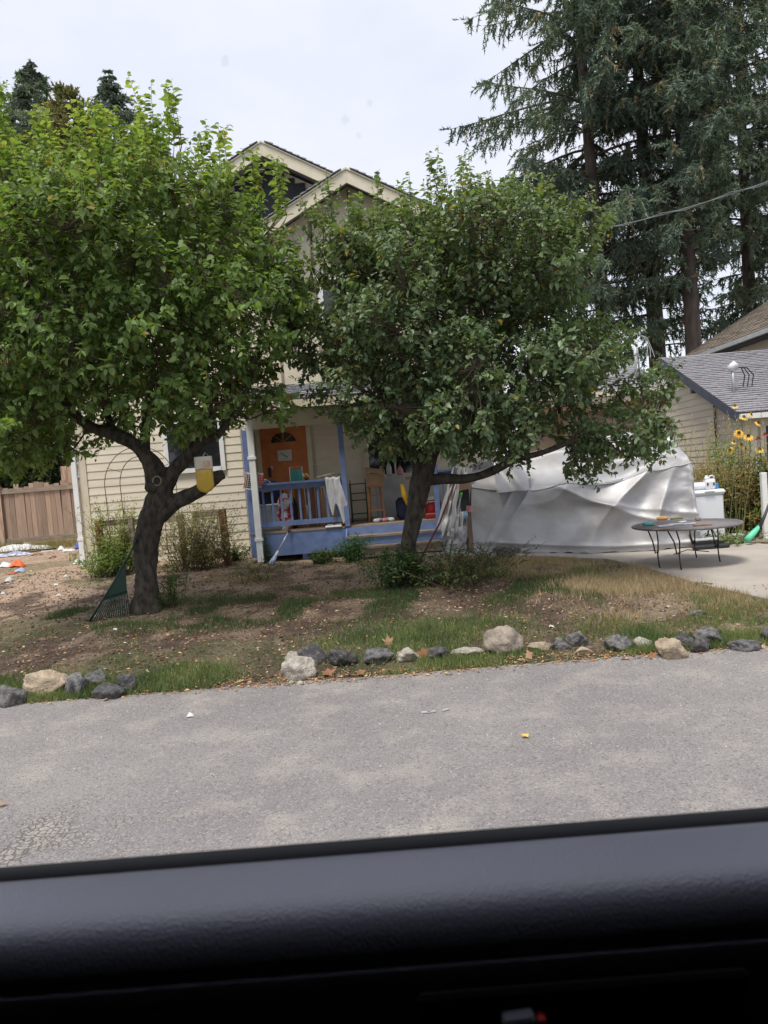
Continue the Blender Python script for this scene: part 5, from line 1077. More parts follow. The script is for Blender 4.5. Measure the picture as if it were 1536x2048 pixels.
# things leaning there
def lean(name, label, cat, a, b, r, mat_, n=7): 
    return MB().tube([a, b], r, n).build(name, mat_, None, True, (label, cat))
def onG(px, py, dz=0): p = G(px, py); return p + Vector((0, 0, dz))
a_ = P(843, 1122, 12.3); a_.z = gh(a_.x, a_.y) + .03; MB().tube([a_, P(880, 1045, 12.5), P(914, 952, 12.7)], .016, 7).build('pole', WOODR, None, True, ('thin dark reddish pole leaning against the crumpled silver sheet', 'pole'))
a_ = onG(898, 1116, .0); c_ = P(923, 985, 12.45); st = thing('garden_stake', a_, 'pale garden stake with green tip and foot leaning by the cardboard', 'pole')
d_ = c_ - a_; MB().tube([a_ + d_ * .26, a_ + d_ * .93], .012, 7).build('shaft', PLG, st, True); MB().tube([a_, a_ + d_ * .26], .015, 7).build('foot', MINT if False else M('green_coating', (.03, .22, .05), (.02, .16, .04), .5, 9), st, True); MB().tube([a_ + d_ * .93, c_], .02, 7).build('tip', M('bright_green_tape', (.12, .6, .08), (.1, .5, .08), .5, 9), st, True)
p = P(928, 966, 12.72); MB().grid(lambda u_, v_: p + Vector((-.10 + .20 * u_ + .03 * v_, -.05 * math.sin(u_ * 3), -.13 + .26 * v_ + .03 * u_)), 6, 6).build('cardboard_piece', CARD, None, False, ('bent piece of tan cardboard stuck in the gap above the wooden stake', 'cardboard'))
a_, b_ = P(943, 1108, 12.62), P(938, 1018, 12.66); q = thing('wooden_stake', (a_.x, a_.y, gh(a_.x, a_.y)), 'brown plank stake standing at the left corner of the big tarp', 'plank')
MB().prism([(b_.x - .045, b_.y, b_.z), (b_.x + .03, b_.y, b_.z + .01), (a_.x + .05, a_.y, gh(a_.x, a_.y) - .05), (a_.x - .04, a_.y, gh(a_.x, a_.y) - .05)], (0, .03, 0)).build('plank', WOODG if False else M('brown_plank', (.23, .16, .12), (.17, .11, .085), .8, 5, stretch=(4, 4, .6)), q)
MB().grid(lambda u_, v_: b_ + Vector((-.05 + .11 * u_, -.015 - .02 * math.sin(3.1 * u_), -.05 + .11 * v_)), 8, 8).build('pink_rag', PINK, q, True)
p = P(931, 1030, 12.6); MB().grid(lambda u_, v_: p + Vector((-.04 + .08 * u_, -.02 * math.sin(5 * v_), -.06 + .13 * v_)), 8, 8).build('blue_rag', M('light_blue_cloth', (.3, .5, .65), (.25, .4, .55), .8, 9), None, True, ('small light blue rag hanging beside the brown plank stake', 'cloth'))
p = P(931, 1002, 12.95); MB().grid(lambda u_, v_: p + Vector((-.09 + .16 * u_, .02 * math.sin(5 * v_), -.18 + .5 * v_)), 8, 8).build('black_bag_and_gap', BLACK, None, True, ('added black sheet standing for the dark gap at the left end of the tarp', 'bag'))  # black sheet added to stand for the shade inside the gap

# ================================================================ CHEST, JUG, STEP STOOL, TABLE
def wbox(name, x0, x1, y0, y1, z0, z1, mat_, parent=None, tag=None, e=.02): return MB().bbox((x0, y0, z0), (x1, y1, z1), e).build(name, mat_, parent, False, tag)
CY = 13.3; x0, x1 = P(1374, 1020, CY).x, P(1455, 1020, CY).x; gz0 = gh(x1, CY) + .03; zt1 = zt(1440, 978, CY)
ch = thing('white_chest', ((x0 + x1) / 2, CY, gz0), 'white rounded chest freezer at the right end of the silver tarp', 'freezer')
bod = MB(); bod.bbox((x0 + .02, CY + .02, gz0 + .04), (x1 - .04, CY + .72, zt1 - .10), .03); bod.build('body', PLW, ch)
MB().bbox((x0, CY - .01, zt1 - .095), (x1, CY + .75, zt1), .04).build('lid', PLW, ch)
MB().bbox((x1 - .40, CY - .03, zt1 - .05), (x1 - .22, CY - .012, zt1 - .02), .006).build('handle', PLG, ch)
MB().box((x0 + .05, CY + .05, gz0 - .02), (x1 - .08, CY + .68, gz0 + .039)).build('base', BLACK, ch)
p = P(1392, 962, 13.6); MB().bbox((p.x - .24, 13.45, zt1 + .003), (p.x + .22, 13.9, zt1 + .13), .05).build('white_bin', PLW, None, True, ('low white rounded tub on the chest beside the tarp', 'tub'))
JW = P(1418, 960, 13.5); jug = thing('plastic_jug', (JW.x, 13.5, zt1), 'white plastic jug with dark printed label standing on the white chest', 'jug')
j = MB(); j.bbox((JW.x - .095, 13.43, zt1 + .003), (JW.x + .095, 13.58, zt1 + .19), .025); j.lathe([(.06, 0), (.035, .03), (.026, .05), (.026, .07)], (JW.x - .045, 13.5, zt1 + .185), 12); j.build('bottle', PLW, jug, True)
MB().tube([(JW.x + .0, 13.5, zt1 + .185), (JW.x + .01, 13.5, zt1 + .235), (JW.x + .06, 13.5, zt1 + .25), (JW.x + .09, 13.5, zt1 + .22), (JW.x + .092, 13.5, zt1 + .16)], .014, 8).build('handle', PLW, jug, True)
MB().box((JW.x - .08, 13.424, zt1 + .05), (JW.x + .07, 13.429, zt1 + .13)).build('label', PAPER, jug)
for dx in (-.075, .035): MB().box((JW.x + dx, 13.42, zt1 + .07), (JW.x + dx + .03, 13.4235, zt1 + .12)).build('print', NAVY, jug)
MB().bbox((JW.x + .10, 13.45, zt1 + .003), (JW.x + .15, 13.55, zt1 + .10), .01).build('blue_box', M('bright_blue_plastic', (.05, .25, .6), (.04, .2, .5), .4, 9), None, False, ('small bright blue box behind the jug on the white chest', 'box'))
sx0, sx1 = P(1384, 1080, 12.7).x, P(1430, 1080, 12.7).x; g1 = gh(sx1, 12.7) + .03
so = thing('step_stool', ((sx0 + sx1) / 2, 12.7, g1), 'grey two step stool with black frame under the round table, by the tarp end', 'stool')
zs = zt(1410, 1068, 12.7)
for (ya, z_) in ((12.55, g1 + .12), (12.8, zs + .05)): MB().bbox((sx0, ya, z_), (sx1, ya + .22, z_ + .035), .01).build('step', PLG, so)
for xx_ in (sx0 - .015, sx1 + .015):
    MB().tube([(xx_, 12.5, g1), (xx_, 12.78, g1 + .25), (xx_, 12.9, zs + .1)], .016, 6).build('leg', BLACK, so, True); MB().tube([(xx_, 13.1, g1), (xx_, 12.95, zs + .06)], .016, 6).build('leg', BLACK, so, True)
MB().tube([(sx0 - .015, 12.9, zs + .1), (sx1 + .015, 12.9, zs + .1)], .016, 6).build('crossbar', BLACK, so, True); MB().box((sx0, 12.5, g1 + .01), (sx1 + .05, 12.54, g1 + .11)).build('apron', BLACK, so)
wbox('folded_mat', sx0 - .1, sx1 + .1, 12.35, 12.5, g1, g1 + .07, BLACK, None, ('black folded mat on the concrete in front of the step stool', 'mat'))

# round metal patio table
TX = P(1372, 1049, 11.0); tz = TX.z; tg = gh(TX.x, 11.0) + .0; Rt = 102 / S(11.0)
tab = thing('patio_table', (TX.x, 11, tg), 'round grey mesh patio table on curved black wire legs at the driveway edge', 'table')
MESHM = M('grey_table_mesh', (.19, .175, .18), (.24, .22, .225), .7, 30)
MB().lathe([(Rt - .02, -.005), (Rt - .015, .008), (.05, .010)], (TX.x, 11, tz), 40).build('tabletop', MESHM, tab, True)
MB().tube([(TX.x + Rt * math.cos(a), 11 + Rt * math.sin(a), tz) for a in np.linspace(0, 2 * math.pi, 41)], .020, 8, cap=False).build('rim', M('grey_rim', (.2, .185, .19), (.15, .14, .14), .55, 9), tab, True)
for (fx_, fy_, Yf) in ((1317, 1141, 10.75), (1361, 1158, 10.45), (1391, 1132, 11.5), (1438, 1144, 10.9)):
    f_ = P(fx_, fy_, Yf); f_.z = gh(f_.x, Yf) + (.035 if f_.x > 4.3 and Yf > drive_front(f_.x) else .0)
    for sgn in (-1, 1):
        dx = (f_.x - TX.x); top = Vector((f_.x - .035 + sgn * .085, Yf + sgn * .06 - (Yf - 11) * .25, tz - .01))
        MB().tube([top, Vector((f_.x - .02 + sgn * .05, Yf + sgn * .03, tz - .18)), Vector((f_.x - .01 + sgn * .02, Yf, tz - .36)), Vector((f_.x, Yf, f_.z + .26)), Vector((f_.x + .012, Yf, f_.z + .08)), Vector((f_.x + .022, Yf - .01, f_.z))], .010, 6).build('leg', IRON, tab, True)
MB().tube([(TX.x - .25, 10.9, tz - .42), (TX.x, 11, tz - .38), (TX.x + .28, 10.9, tz - .42)], .007, 6).build('brace', IRON, tab, True)
def tp(px, py): 
    d = ray(px, py); k = (tz + .02 - H) / d.z; return Vector((0, 0, H)) + d * k
p = tp(1296, 1050); MB().bbox((p.x - .07, p.y - .05, tz + .012), (p.x + .08, p.y + .06, tz + .06), .012).build('glove', M('teal_rubber', (.12, .42, .40), (.1, .35, .34), .6, 9), None, True, ('small teal folded item near the left rim of the round table', 'cloth'))
p = tp(1325, 1040); MB().lathe([(.05, 0), (.075, .03), (.07, .055), (.03, .07)], (p.x, p.y, tz + .01), 14, 1.3).build('bread_roll', M('orange_sponge', (.70, .38, .14), (.55, .28, .10), .8, 14), None, True, ('round orange yellow lump on the back of the round table', 'sponge'))
p = tp(1352, 1038); MB().bbox((p.x - .09, p.y - .04, tz + .012), (p.x + .11, p.y + .04, tz + .045), .012, rot=(0, 0, .2)).build('glove', M('olive_cloth', (.12, .13, .04), (.2, .18, .07), .8, 12), None, True, ('olive and black glove lying right of the orange lump on the table', 'glove'))
p = tp(1396, 1040); wbox('small_tin', p.x - .03, p.x + .04, p.y - .02, p.y + .04, tz + .012, tz + .06, WOODG, None, ('small brownish tin on the middle of the round table', 'tin'), .008)
for i, (px, py, L_, yaw, col, lb) in enumerate(((1330, 1052, .22, .1, CLOTHG, 'folded grey paper strip nearest the teal item on the table'), (1352, 1049, .20, -.2, PAPER, 'pale folded paper in the middle of the table front'), (1378, 1048, .20, .15, CLOTHG, 'grey paper strip right of the pale folded paper on the table'), (1405, 1050, .26, -.06, LT, 'tan wood strip near the right leg pair on the table'), (1325, 1058, .30, .0, WOODG, 'thin brown strip along the front rim of the table'), (1365, 1044, .12, .6, WHITE, 'small white tube lying across the paper strips'))):
    p = tp(px, py); MB().bbox((p.x - L_ / 2, p.y - .035, tz + .012), (p.x + L_ / 2, p.y + .035, tz + .035), .006, rot=(0, 0, yaw)).build('paper_strip' if i < 3 else 'strip', col, None, False, (lb, 'paper' if i < 3 else 'strip'))

# broom and things at the right edge
h0 = P(1488, 1072, 12.6); h1 = P(1546, 968, 12.9); br = thing('broom', (h0.x, 12.6, gh(h0.x, 12.6)), 'mint green broom head on a black handle standing at the right edge', 'broom')
a_, b_ = P(1494, 1080, 12.5), P(1522, 1050, 12.7); ax_ = (b_ - a_)
MB().tube([a_, a_ + ax_ * .5, b_], [.055, .05, .03], 10).build('brush_head', MINT, br, True); MB().tube([P(1512, 1073, 12.62), P(1530, 1030, 12.7), P(1552, 972, 12.9)], [.035, .026, .02], 8).build('handle', BLACK, br, True)
p = P(1531, 1010, 13.4); wp = MB().bbox((p.x - .05, 13.38, gh(p.x, 13.4) - .1), (p.x + .05, 13.47, zt(1528, 945, 13.4)), .01).build('white_post', WHITE, None, False, ('flaking white wooden post at the right picture edge in the greenery', 'post'))
p = onG(1487, 1078); MB().bbox((p.x - .16, p.y, p.z), (p.x + .14, p.y + .2, p.z + .09), .03, rot=(0, .1, .2)).build('white_tray', WHITE, None, True, ('white tray lying in the weeds left of the broom', 'tray'))

# ================================================================ LEFT YARD: ARCH, LOW FENCE, RAKE, FLY TRAP
AY = 14.3; ar = thing('wire_arch', (P(280, 1100, AY).x, AY, GZ), 'thin rusty double wire garden arch against the cream siding', 'trellis')
def arch(pl, pr, top, spring, Y, px_bot=1105):
    L_, R_ = P(pl, spring, Y).x, P(pr, spring, Y).x; zsp = P((pl + pr) / 2, spring, Y).z; ztp = P((pl + pr) / 2, top, Y).z; c = (L_ + R_) / 2; r = (R_ - L_) / 2
    pts = [(L_ + .03, Y, GZ - .1), (L_, Y, zsp)] + [(c - r * math.cos(a), Y, zsp + (ztp - zsp) * math.sin(a)) for a in np.linspace(.12, math.pi - .12, 16)] + [(R_, Y, zsp), (R_ + .02, Y, GZ - .1)]
    return pts
pa_ = arch(209, 352, 893, 968, AY); pb_ = arch(240, 322, 913, 968, AY)
MB().tube(pa_, .008, 5, cap=False).build('outer_hoop', WIRE, ar, True); MB().tube(pb_, .008, 5, cap=False).build('inner_hoop', WIRE, ar, True)
for i in (1, 4, 15): MB().tube([pa_[i], pb_[i]], .006, 5).build('crossbar', WIRE, ar, True)
for z_ in (1.25, .9):
    for a_, b_ in ((pa_[1], pb_[1]), (pb_[-2], pa_[-2])): MB().tube([(a_[0], AY, z_), (b_[0], AY, z_ - .06)], .006, 5).build('crossbar', WIRE, ar, True)
LY_ = 13.45; lf = thing('low_rail_fence', (P(320, 1100, LY_).x, LY_, GZ), 'low broken fence of red brown posts and grey rail behind the crooked tree', 'fence')
for (px, pt, pb2, w_) in ((197, 1040, 1110, .11), (262, 1034, 1100, .09), (361, 1028, 1100, .10), (445, 1018, 1105, .125)):
    a_ = P(px, pt, LY_); pm_ = WOODG if px in (262, 361) else WOODR; MB().bbox((a_.x - w_ / 2, LY_ - .05, gh(a_.x, LY_) - .1), (a_.x + w_ / 2, LY_ + .05, a_.z), .008, rot=(0, -.02, 0)).build('post', pm_, lf)
for (p0_, p1_, yy_) in (((203, 1047), (262, 1041), LY_ + .07), ((262, 1044), (361, 1036), LY_ + .07), ((385, 1030), (440, 1026), LY_ + .07)):
    a_, b_ = P(*p0_, yy_), P(*p1_, yy_); MB().prism([(a_.x, yy_, a_.z - .055), (b_.x, yy_, b_.z - .055), (b_.x, yy_, b_.z + .045), (a_.x, yy_, a_.z + .045)], (0, .035, 0)).build('rail', WOODG, lf)
RY = 9.45; ap = P(247, 1131, RY); c1 = P(176, 1211, RY - .15); c2 = P(257, 1203, RY); gA_ = gh(c1.x, c1.y)
rk = thing('leaf_rake', (ap.x, RY, gA_), 'dark green plastic leaf rake with fanned tines leaning on the crooked trunk', 'rake')
c1.z = gh(c1.x, c1.y) + .01; c2.z = gh(c2.x, c2.y) + .01
MB().tube([ap, P(262, 1103, RY + .06), P(276, 1074, RY + .14)], .014, 8).build('handle', GREENP, rk, True)
mid1, mid2 = ap.lerp(c1, .62), ap.lerp(c2, .55); MB().prism([ap + Vector((-.02, 0, .01)), mid1, mid1.lerp(mid2, .5) + Vector((0, -.01, -.03)), mid2, ap + Vector((.02, 0, 0))], (0, .008, 0)).build('fan_plate', GREENP, rk)
tn = 18
for k in range(tn):
    f = k / (tn - 1); a_ = mid1.lerp(mid2, f); b_ = c1.lerp(c2, f); a2 = ap.lerp(a_, .9); MB().tube([a2, b_ + Vector((0, -.0, .02)), b_ + Vector((0, -.03, 0))], .0065, 4).build('tine', GREENP, rk)
MB().tube([ap, mid1, c1], [.012, .014, .012], 5).build('side_rib', GREENP, rk, True)
FT = P(409, 950, 9.42); ft = thing('fly_trap', (FT.x, 9.42, FT.z - .24), 'hanging clear fly trap bag half full of yellow liquid on the stub limb', 'trap')
def bag(z0, z1, w0, w1, d, rb): return [(x, z) for x, z in ()]
def pouch(zb, zt_p, hw, depth, round_b, mat_, nm, parent):
    mb = MB(); n = 16; rings = []
    for i, t_ in enumerate(np.linspace(0, 1, 14)):
        z = zb + (zt_p - zb) * t_; w_ = hw
        if round_b and z - zb < hw: w_ = hw * math.sqrt(max(.0, 1 - ((hw - (z - zb)) / hw) ** 2)) + .004
        dd = depth * (math.sin(math.pi * min(1, .15 + .75 * (1 - t_ * .6)))) 
        rings.append([(FT.x + w_ * math.cos(2 * math.pi * k / n), 9.42 + dd * math.sin(2 * math.pi * k / n), z) for k in range(n)])
    vs_ = [v for r in rings for v in r]; fs_ = [(i * n + k, i * n + (k + 1) % n, (i + 1) * n + (k + 1) % n, (i + 1) * n + k) for i in range(13) for k in range(n)] + [tuple(reversed(range(n))), tuple(range(13 * n, 14 * n))]
    return mb.add(vs_, fs_).build(nm, mat_, parent, True)
LIQ = M('yellow_liquid', (.50, .33, .03), (.42, .27, .02), .25, 5, coat=.3); BAGM = M('cloudy_bag', (.55, .52, .42), (.62, .6, .5), .3, 7)
zb_, zm_, zt2 = P(410, 986, 9.42).z, P(409, 938, 9.42).z, P(407, 913, 9.42).z
pouch(zb_, zm_, .112, .05, True, LIQ, 'liquid', ft); pouch(zm_ + .002, zt2, .116, .04, False, BAGM, 'bag', ft)
MB().box((FT.x + .01, 9.372, zm_ + .03), (FT.x + .09, 9.376, zm_ + .10)).build('label', M('faded_red_print', (.6, .25, .16), (.62, .45, .3), .7, 22), ft)
MB().tube([(FT.x, 9.42, zt2), (FT.x + .01, 9.5, zt2 + .05), (FT.x + .02, 9.62, zt2 + .02)], .006, 5).build('string', PAPER, ft)

# ---- litter on the bare ground, left
def rag(px, py, w_, d_, h_, mat_, label, name='cloth', cat='cloth', seed=0, grp=None, n=16):
    p = G(px, py); s_ = S(p.y); W_, D_, H_ = w_ / s_, d_, h_ / s_
    def fn(u_, v_):
        x = p.x + (u_ - .5) * W_ * (.75 + .5 * float(vn(v_ * 3, seed, seed=seed))); y = p.y + v_ * D_; e_ = math.sin(math.pi * u_) * math.sin(math.pi * min(1, v_ + .02))
        return (x, y, gh(x, y) + .006 + H_ * max(0, e_) ** .6 * (.35 + .9 * float(vn(u_ * 5, v_ * 4, seed=seed + 1, octv=2))))
    return MB().grid(fn, n, n).build(name, mat_, None, True, (label, cat, grp) if grp else (label, cat))
rag(35, 1104, 118, .5, 14, CLOTHW, 'long white sheet lying crumpled on the dirt at the left picture edge', 'sheet', 'cloth', 1)
rag(20, 1114, 70, .3, 8, M('blue_white_print', (.12, .14, .30), (.6, .6, .65), .8, 16), 'blue and white printed wrapper below the crumpled sheet', 'wrapper', 'litter', 2)
rag(30, 1135, 26, .25, 14, ORANGE, 'orange and white crumpled packet on the dirt at the left', 'packet', 'litter', 3)
rag(36, 1145, 18, .2, 8, M('pale_blue_plastic', (.35, .42, .6), (.3, .36, .55), .5, 9), 'pale blue plastic scrap just below the orange packet', 'plastic_scrap', 'litter', 4)
rag(20, 1149, 16, .2, 7, M('rust_orange_plastic', (.5, .12, .05), (.4, .1, .04), .6, 9), 'rusty orange scrap left of the pale blue one', 'plastic_scrap', 'litter', 5)
rag(6, 1135, 22, .25, 8, PLW, 'white plastic bag at the left picture edge above the scraps', 'plastic_bag', 'litter', 6)
rag(14, 1165, 14, .25, 12, PLG, 'grey torn plastic strip standing in the dirt', 'plastic_strip', 'litter', 7)
rag(155, 1099, 14, .15, 18, BLUEP, 'small royal blue bag at the foot of the white corner pipe', 'plastic_bag', 'litter', 8)
rag(134, 1104, 22, .2, 6, PAPER, 'crumpled white paper just left of the blue bag', 'paper', 'litter', 9)
rag(121, 1101, 12, .12, 9, PLW, 'small white cup shaped scrap at the end of the black stick', 'scrap', 'litter', 10)
rag(150, 1130, 14, .3, 12, PAPER, 'white paper strip under the bush beside the house corner', 'paper', 'litter', 11)
for i, (px, py, w_, lb) in enumerate(((111, 1172, 9, 'white scrap nearest the rake in the bare dirt'), (131, 1155, 9, 'white scrap in the dirt below the bush'), (117, 1193, 10, 'white scrap in the dark soil left of the rake tip'), (5, 1190, 9, 'white scrap at the left picture edge in the bare dirt'), (1104, 1257, 12, 'small white scrap on the dark soil above the tan slab'), (380, 1436, 16, 'crumbled white bits on the asphalt below the left stones'), (229, 1262, 8, 'small pale scrap on dark soil below the rake'))):
    rag(px, py, w_, .05 if i < 4 else .04, w_ * .5, PAPER, lb, 'scrap', 'litter', 20 + i, n=6)
p = onG(38, 1092); MB().bbox((p.x - .12, p.y - .1, p.z), (p.x + .12, p.y + .1, p.z + .15), .01).build('louvred_box', PLG, None, False, ('small grey ribbed box standing at the foot of the picket fence', 'box'))
p = onG(60, 1094); MB().tube([p + Vector((-.15, 0, .14)), p + Vector((.1, -.05, .06)), p + Vector((.25, -.1, .05))], [.03, .035, .04], 7).build('branch_piece', WOODG, None, True, ('pale bent branch lying right of the ribbed box by the fence', 'branch'))
a_, b_ = onG(50, 1107, .02), onG(112, 1100, .04); MB().tube([a_, b_], .02, 6).build('stick', BLACK, None, True, ('thin black stick on the dirt right of the white sheet', 'stick'))
a_, b_ = onG(82, 1106, .03), onG(104, 1105, .03); MB().box((a_.x, a_.y, a_.z), (b_.x, a_.y + .05, a_.z + .02)).build('batten', WHITE, None, False, ('short white batten on the dirt beyond the white sheet', 'batten'))
for i, ((px, py), (qx, qy), lb) in enumerate((((62, 1112), (85, 1110), 'tan wood strip lying below the white sheet'), ((98, 1118), (112, 1116), 'short tan wood chip right of the wood strip'), ((462, 1112), (500, 1104), 'pale dry branch lying in front of the red brown post'), ((448, 1118), (455, 1098), 'pale splintered wood leaning by the red brown post'))):
    a_, b_ = onG(px, py, .02), onG(qx, qy, .03 if i < 3 else .22); MB().tube([a_, a_.lerp(b_, .5) + Vector((0, 0, .02)), b_], .018, 6).build('wood_scrap', LT, None, True, (lb, 'wood'))
p = onG(437, 1116); MB().lathe([(.04, 0), (.10, .03), (.10, .16), (.04, .19)], p, 14).build('black_pot', BLACK, None, True, ('round black pot at the foot of the right red brown post', 'pot'))
rag(408, 1060, 20, .15, 34, CLOTHW, 'white rag caught in the dry bush behind the crooked tree', 'cloth', 'cloth', 33)
# white bits on the road
for i, (px, py) in enumerate(((852, 1429), (862, 1427), (890, 1424))): p = onG(px, py, .004); MB().box((p.x - .03 + .005 * i, p.y, .004), (p.x + .035, p.y + .02, .012), rot=(0, 0, .3 * i)).build('road_scrap', PLG, None, False, (('left of the three pale plastic slivers on the asphalt', 'middle of the three pale plastic slivers on the asphalt', 'small right one of the three pale plastic slivers on the asphalt')[i], 'litter', 'plastic slivers on the road'))
# yard stems: bare suckers
# ================================================================ THINGS ON THE PORCH
dz = ZD + .001
def D(px, Y): return P(px, 1000, Y).x
# wooden stool with an open carton
SY = 14.0; xa, xb_ = P(739, 1040, SY).x, P(770, 1040, SY).x; zs_ = zt(752, 974, SY); st = thing('bar_stool', ((xa + xb_) / 2, SY, ZD), 'tall light wood bar stool standing on the porch by the steps', 'stool')
for (x_, y_) in ((xa, SY - .13), (xb_, SY - .13), (xa + .02, SY + .15), (xb_ - .02, SY + .15)):
    tx = x_ + (.03 if x_ < (xa + xb_) / 2 else -.03); MB().tube([(x_, y_, dz), (tx, y_, zs_)], .019, 8).build('leg', WOODT, st, True)
for (h_, o_) in ((.22, 0), (.50, .01)):
    MB().tube([(xa + o_, SY - .13, dz + h_), (xb_ - o_, SY - .13, dz + h_)], .013, 6).build('rung', WOODT, st, True); MB().tube([(xa + o_, SY - .13, dz + h_ + .05), (xa + .02, SY + .15, dz + h_ + .05)], .013, 6).build('rung', WOODT, st, True)
MB().bbox((xa - .02, SY - .17, zs_), (xb_ + .02, SY + .18, zs_ + .03), .01).build('seat', WOODT, st)
cx0, cx1 = P(733, 960, SY).x, P(768, 960, SY).x; zc0 = zs_ + .033; zc1 = zt(750, 946, SY)
ct = thing('carton', ((cx0 + cx1) / 2, SY, zc0), 'brown cardboard carton with slanted top on the bar stool', 'box')
MB().prism([(cx0, SY - .16, zc0), (cx1, SY - .16, zc0), (cx1 + .01, SY - .16, zc1 - .05), (cx0, SY - .16, zc1 + .02)], (0, .30, 0)).build('body', CARD, ct)
MB().prism([(cx0 - .01, SY - .2, zc1 + .03), (cx1 + .03, SY - .2, zc1 - .045), (cx1 + .03, SY + .12, zc1 + .04), (cx0 - .01, SY + .12, zc1 + .12)], (0, 0, .008)).build('flap', M('inner_cardboard', (.50, .34, .22), (.42, .28, .18), .85, 6), ct)
# green metal chair rack
GX0, GX1 = P(702, 1000, 14.2).x, P(733, 1000, 14.2).x; gc = thing('green_rack', ((GX0 + GX1) / 2, 14.2, ZD), 'dark green metal plant rack between the blue post and the bar stool', 'rack')
for x_ in (GX0, GX1):
    for y_ in (14.1, 14.4): MB().tube([(x_, y_, dz), (x_, y_, dz + (.75 if y_ < 14.2 else .82))], .011, 6).build('leg', GREENM, gc, True)
for h_ in (.04, .17, .43, .56, .74):
    MB().tube([(GX0, 14.1, dz + h_), (GX1, 14.1, dz + h_)], .010, 6).build('rung', GREENM, gc, True)
    if h_ in (.17, .56): MB().box((GX0, 14.1, dz + h_ - .01), (GX1, 14.4, dz + h_)).build('shelf', GREENM, gc)
# grey cabinet
KX0, KX1 = P(752, 1000, 14.9).x, P(812, 1000, 14.9).x; kb = thing('white_cabinet', ((KX0 + KX1) / 2, 14.95, ZD), 'pale grey metal cabinet at the back of the porch behind the stool', 'cabinet')
kz = zt(780, 952, 14.7); MB().bbox((KX0, 14.75, dz), (KX1, 15.35, kz), .012).build('body', PLG, kb); MB().box((KX0 + .03, 14.735, dz + .06), (KX1 - .03, 14.748, kz - .05)).build('door', PLG, kb); MB().tube([(KX1 - .08, 14.72, kz - .35), (KX1 - .08, 14.72, kz - .2)], .01, 6).build('handle', METG, kb)
for i, (px, w_, h_, m_, lb) in enumerate(((762, .10, .22, CARD, 'brown bottle shaped item at the left on top of the grey cabinet'), (778, .12, .28, PLG, 'pale ghostly jar in the middle on top of the grey cabinet'), (800, .14, .18, PINK, 'dull pink bundle at the right on top of the grey cabinet'))):
    x_ = P(px, 940, 15.0).x; MB().lathe([(w_ * .4, 0), (w_ * .5, .03), (w_ * .45, h_ * .6), (w_ * .25, h_ * .85), (w_ * .2, h_)], (x_, 15.0, kz + .002), 12).build('jar', m_, None, True, (lb, 'container'))
p = P(806, 1014, 13.9); MB().bbox((p.x - .13, 13.85, dz), (p.x + .14, 14.15, dz + .42), .07).build('dark_bag', NAVY, None, True, ('navy blue stuffed bag on the porch left of the leaning trunk', 'bag'))
a_, b_ = P(803, 968, 13.7), P(815, 1010, 13.7); MB().tube([a_, a_.lerp(b_, .5) + Vector((-.01, -.01, 0)), b_], [.035, .05, .02], 10).build('yellow_paddle', YEL, None, True, ('bright yellow plastic scoop standing up beside the leaning trunk on the porch', 'scoop'))
sh = lambda px, py, Y=13.7: P(px, py, Y)
for i, (px, m_, lb) in enumerate(((752, CLOTHW, 'white shoe on the porch floor between the stool legs'), (766, PINK, 'pinkish shoe on the porch floor right of the white shoe'), (776, CLOTHW, 'pale shoe on the porch floor right of the stool'))):
    x_ = D(px, 13.75); MB().bbox((x_ - .05, 13.7, dz), (x_ + .06, 13.95, dz + .07), .025, rot=(0, 0, .4 * (i - 1))).build('shoe', m_, None, True, (lb, 'shoe', 'shoes on the porch'))
# red cooler right of the trunk, behind the short railing
x_ = P(866, 1010, 13.95).x; cl = thing('red_cooler', (x_, 14.0, ZD), 'red drinks cooler with white lid behind the short blue railing', 'cooler')
MB().lathe([(.13, 0), (.15, .02), (.155, .30), (.14, .32)], (x_, 14.0, dz), 18).build('body', RED, cl, True); MB().lathe([(.145, 0), (.15, .04), (.08, .07)], (x_, 14.0, dz + .325), 18).build('lid', WHITE, cl, True); MB().tube([(x_ - .15, 13.9, dz + .25), (x_ - .1, 13.84, dz + .3), (x_ + .1, 13.84, dz + .3), (x_ + .15, 13.9, dz + .25)], .01, 6).build('handle', WHITE, cl, True)
wbox('red_crate', P(850, 1030, 13.7).x, P(884, 1030, 13.7).x, 13.6, 13.78, dz, dz + .10, M('deep_red_plastic', (.25, .015, .015), (.2, .01, .01), .5, 5), None, ('low dark red crate in front of the drinks cooler', 'crate'))
# left part behind the railing
for i, px in enumerate((598, 617, 633)):
    x0_ = P(px - 8, 1000, 14.0).x; x1_ = P(px + 9, 1000, 14.0).x; wbox('brown_board', x0_, x1_ - .01, 13.98 + .02 * i, 14.01 + .02 * i, dz, zt(px, 972, 14.0), WOODBR, None, (('left brown board leaning upright behind the porch railing', 'middle brown board leaning upright behind the porch railing', 'right brown board leaning upright behind the porch railing')[i], 'board', 'brown boards on the porch'), .006)
wbox('brown_board', P(645, 1000, 14.05).x - .045, P(645, 1000, 14.05).x + .03, 14.0, 14.03, dz, zt(643, 976, 14.0), WOODT, None, ('narrow lighter plank right of the brown boards behind the railing', 'plank'), .006)
bx0, bx1 = P(520, 1040, 13.75).x, P(560, 1040, 13.75).x; bn_ = thing('storage_tote', ((bx0 + bx1) / 2, 13.9, ZD), 'pale grey plastic tote with draped cloth behind the left railing', 'tote')
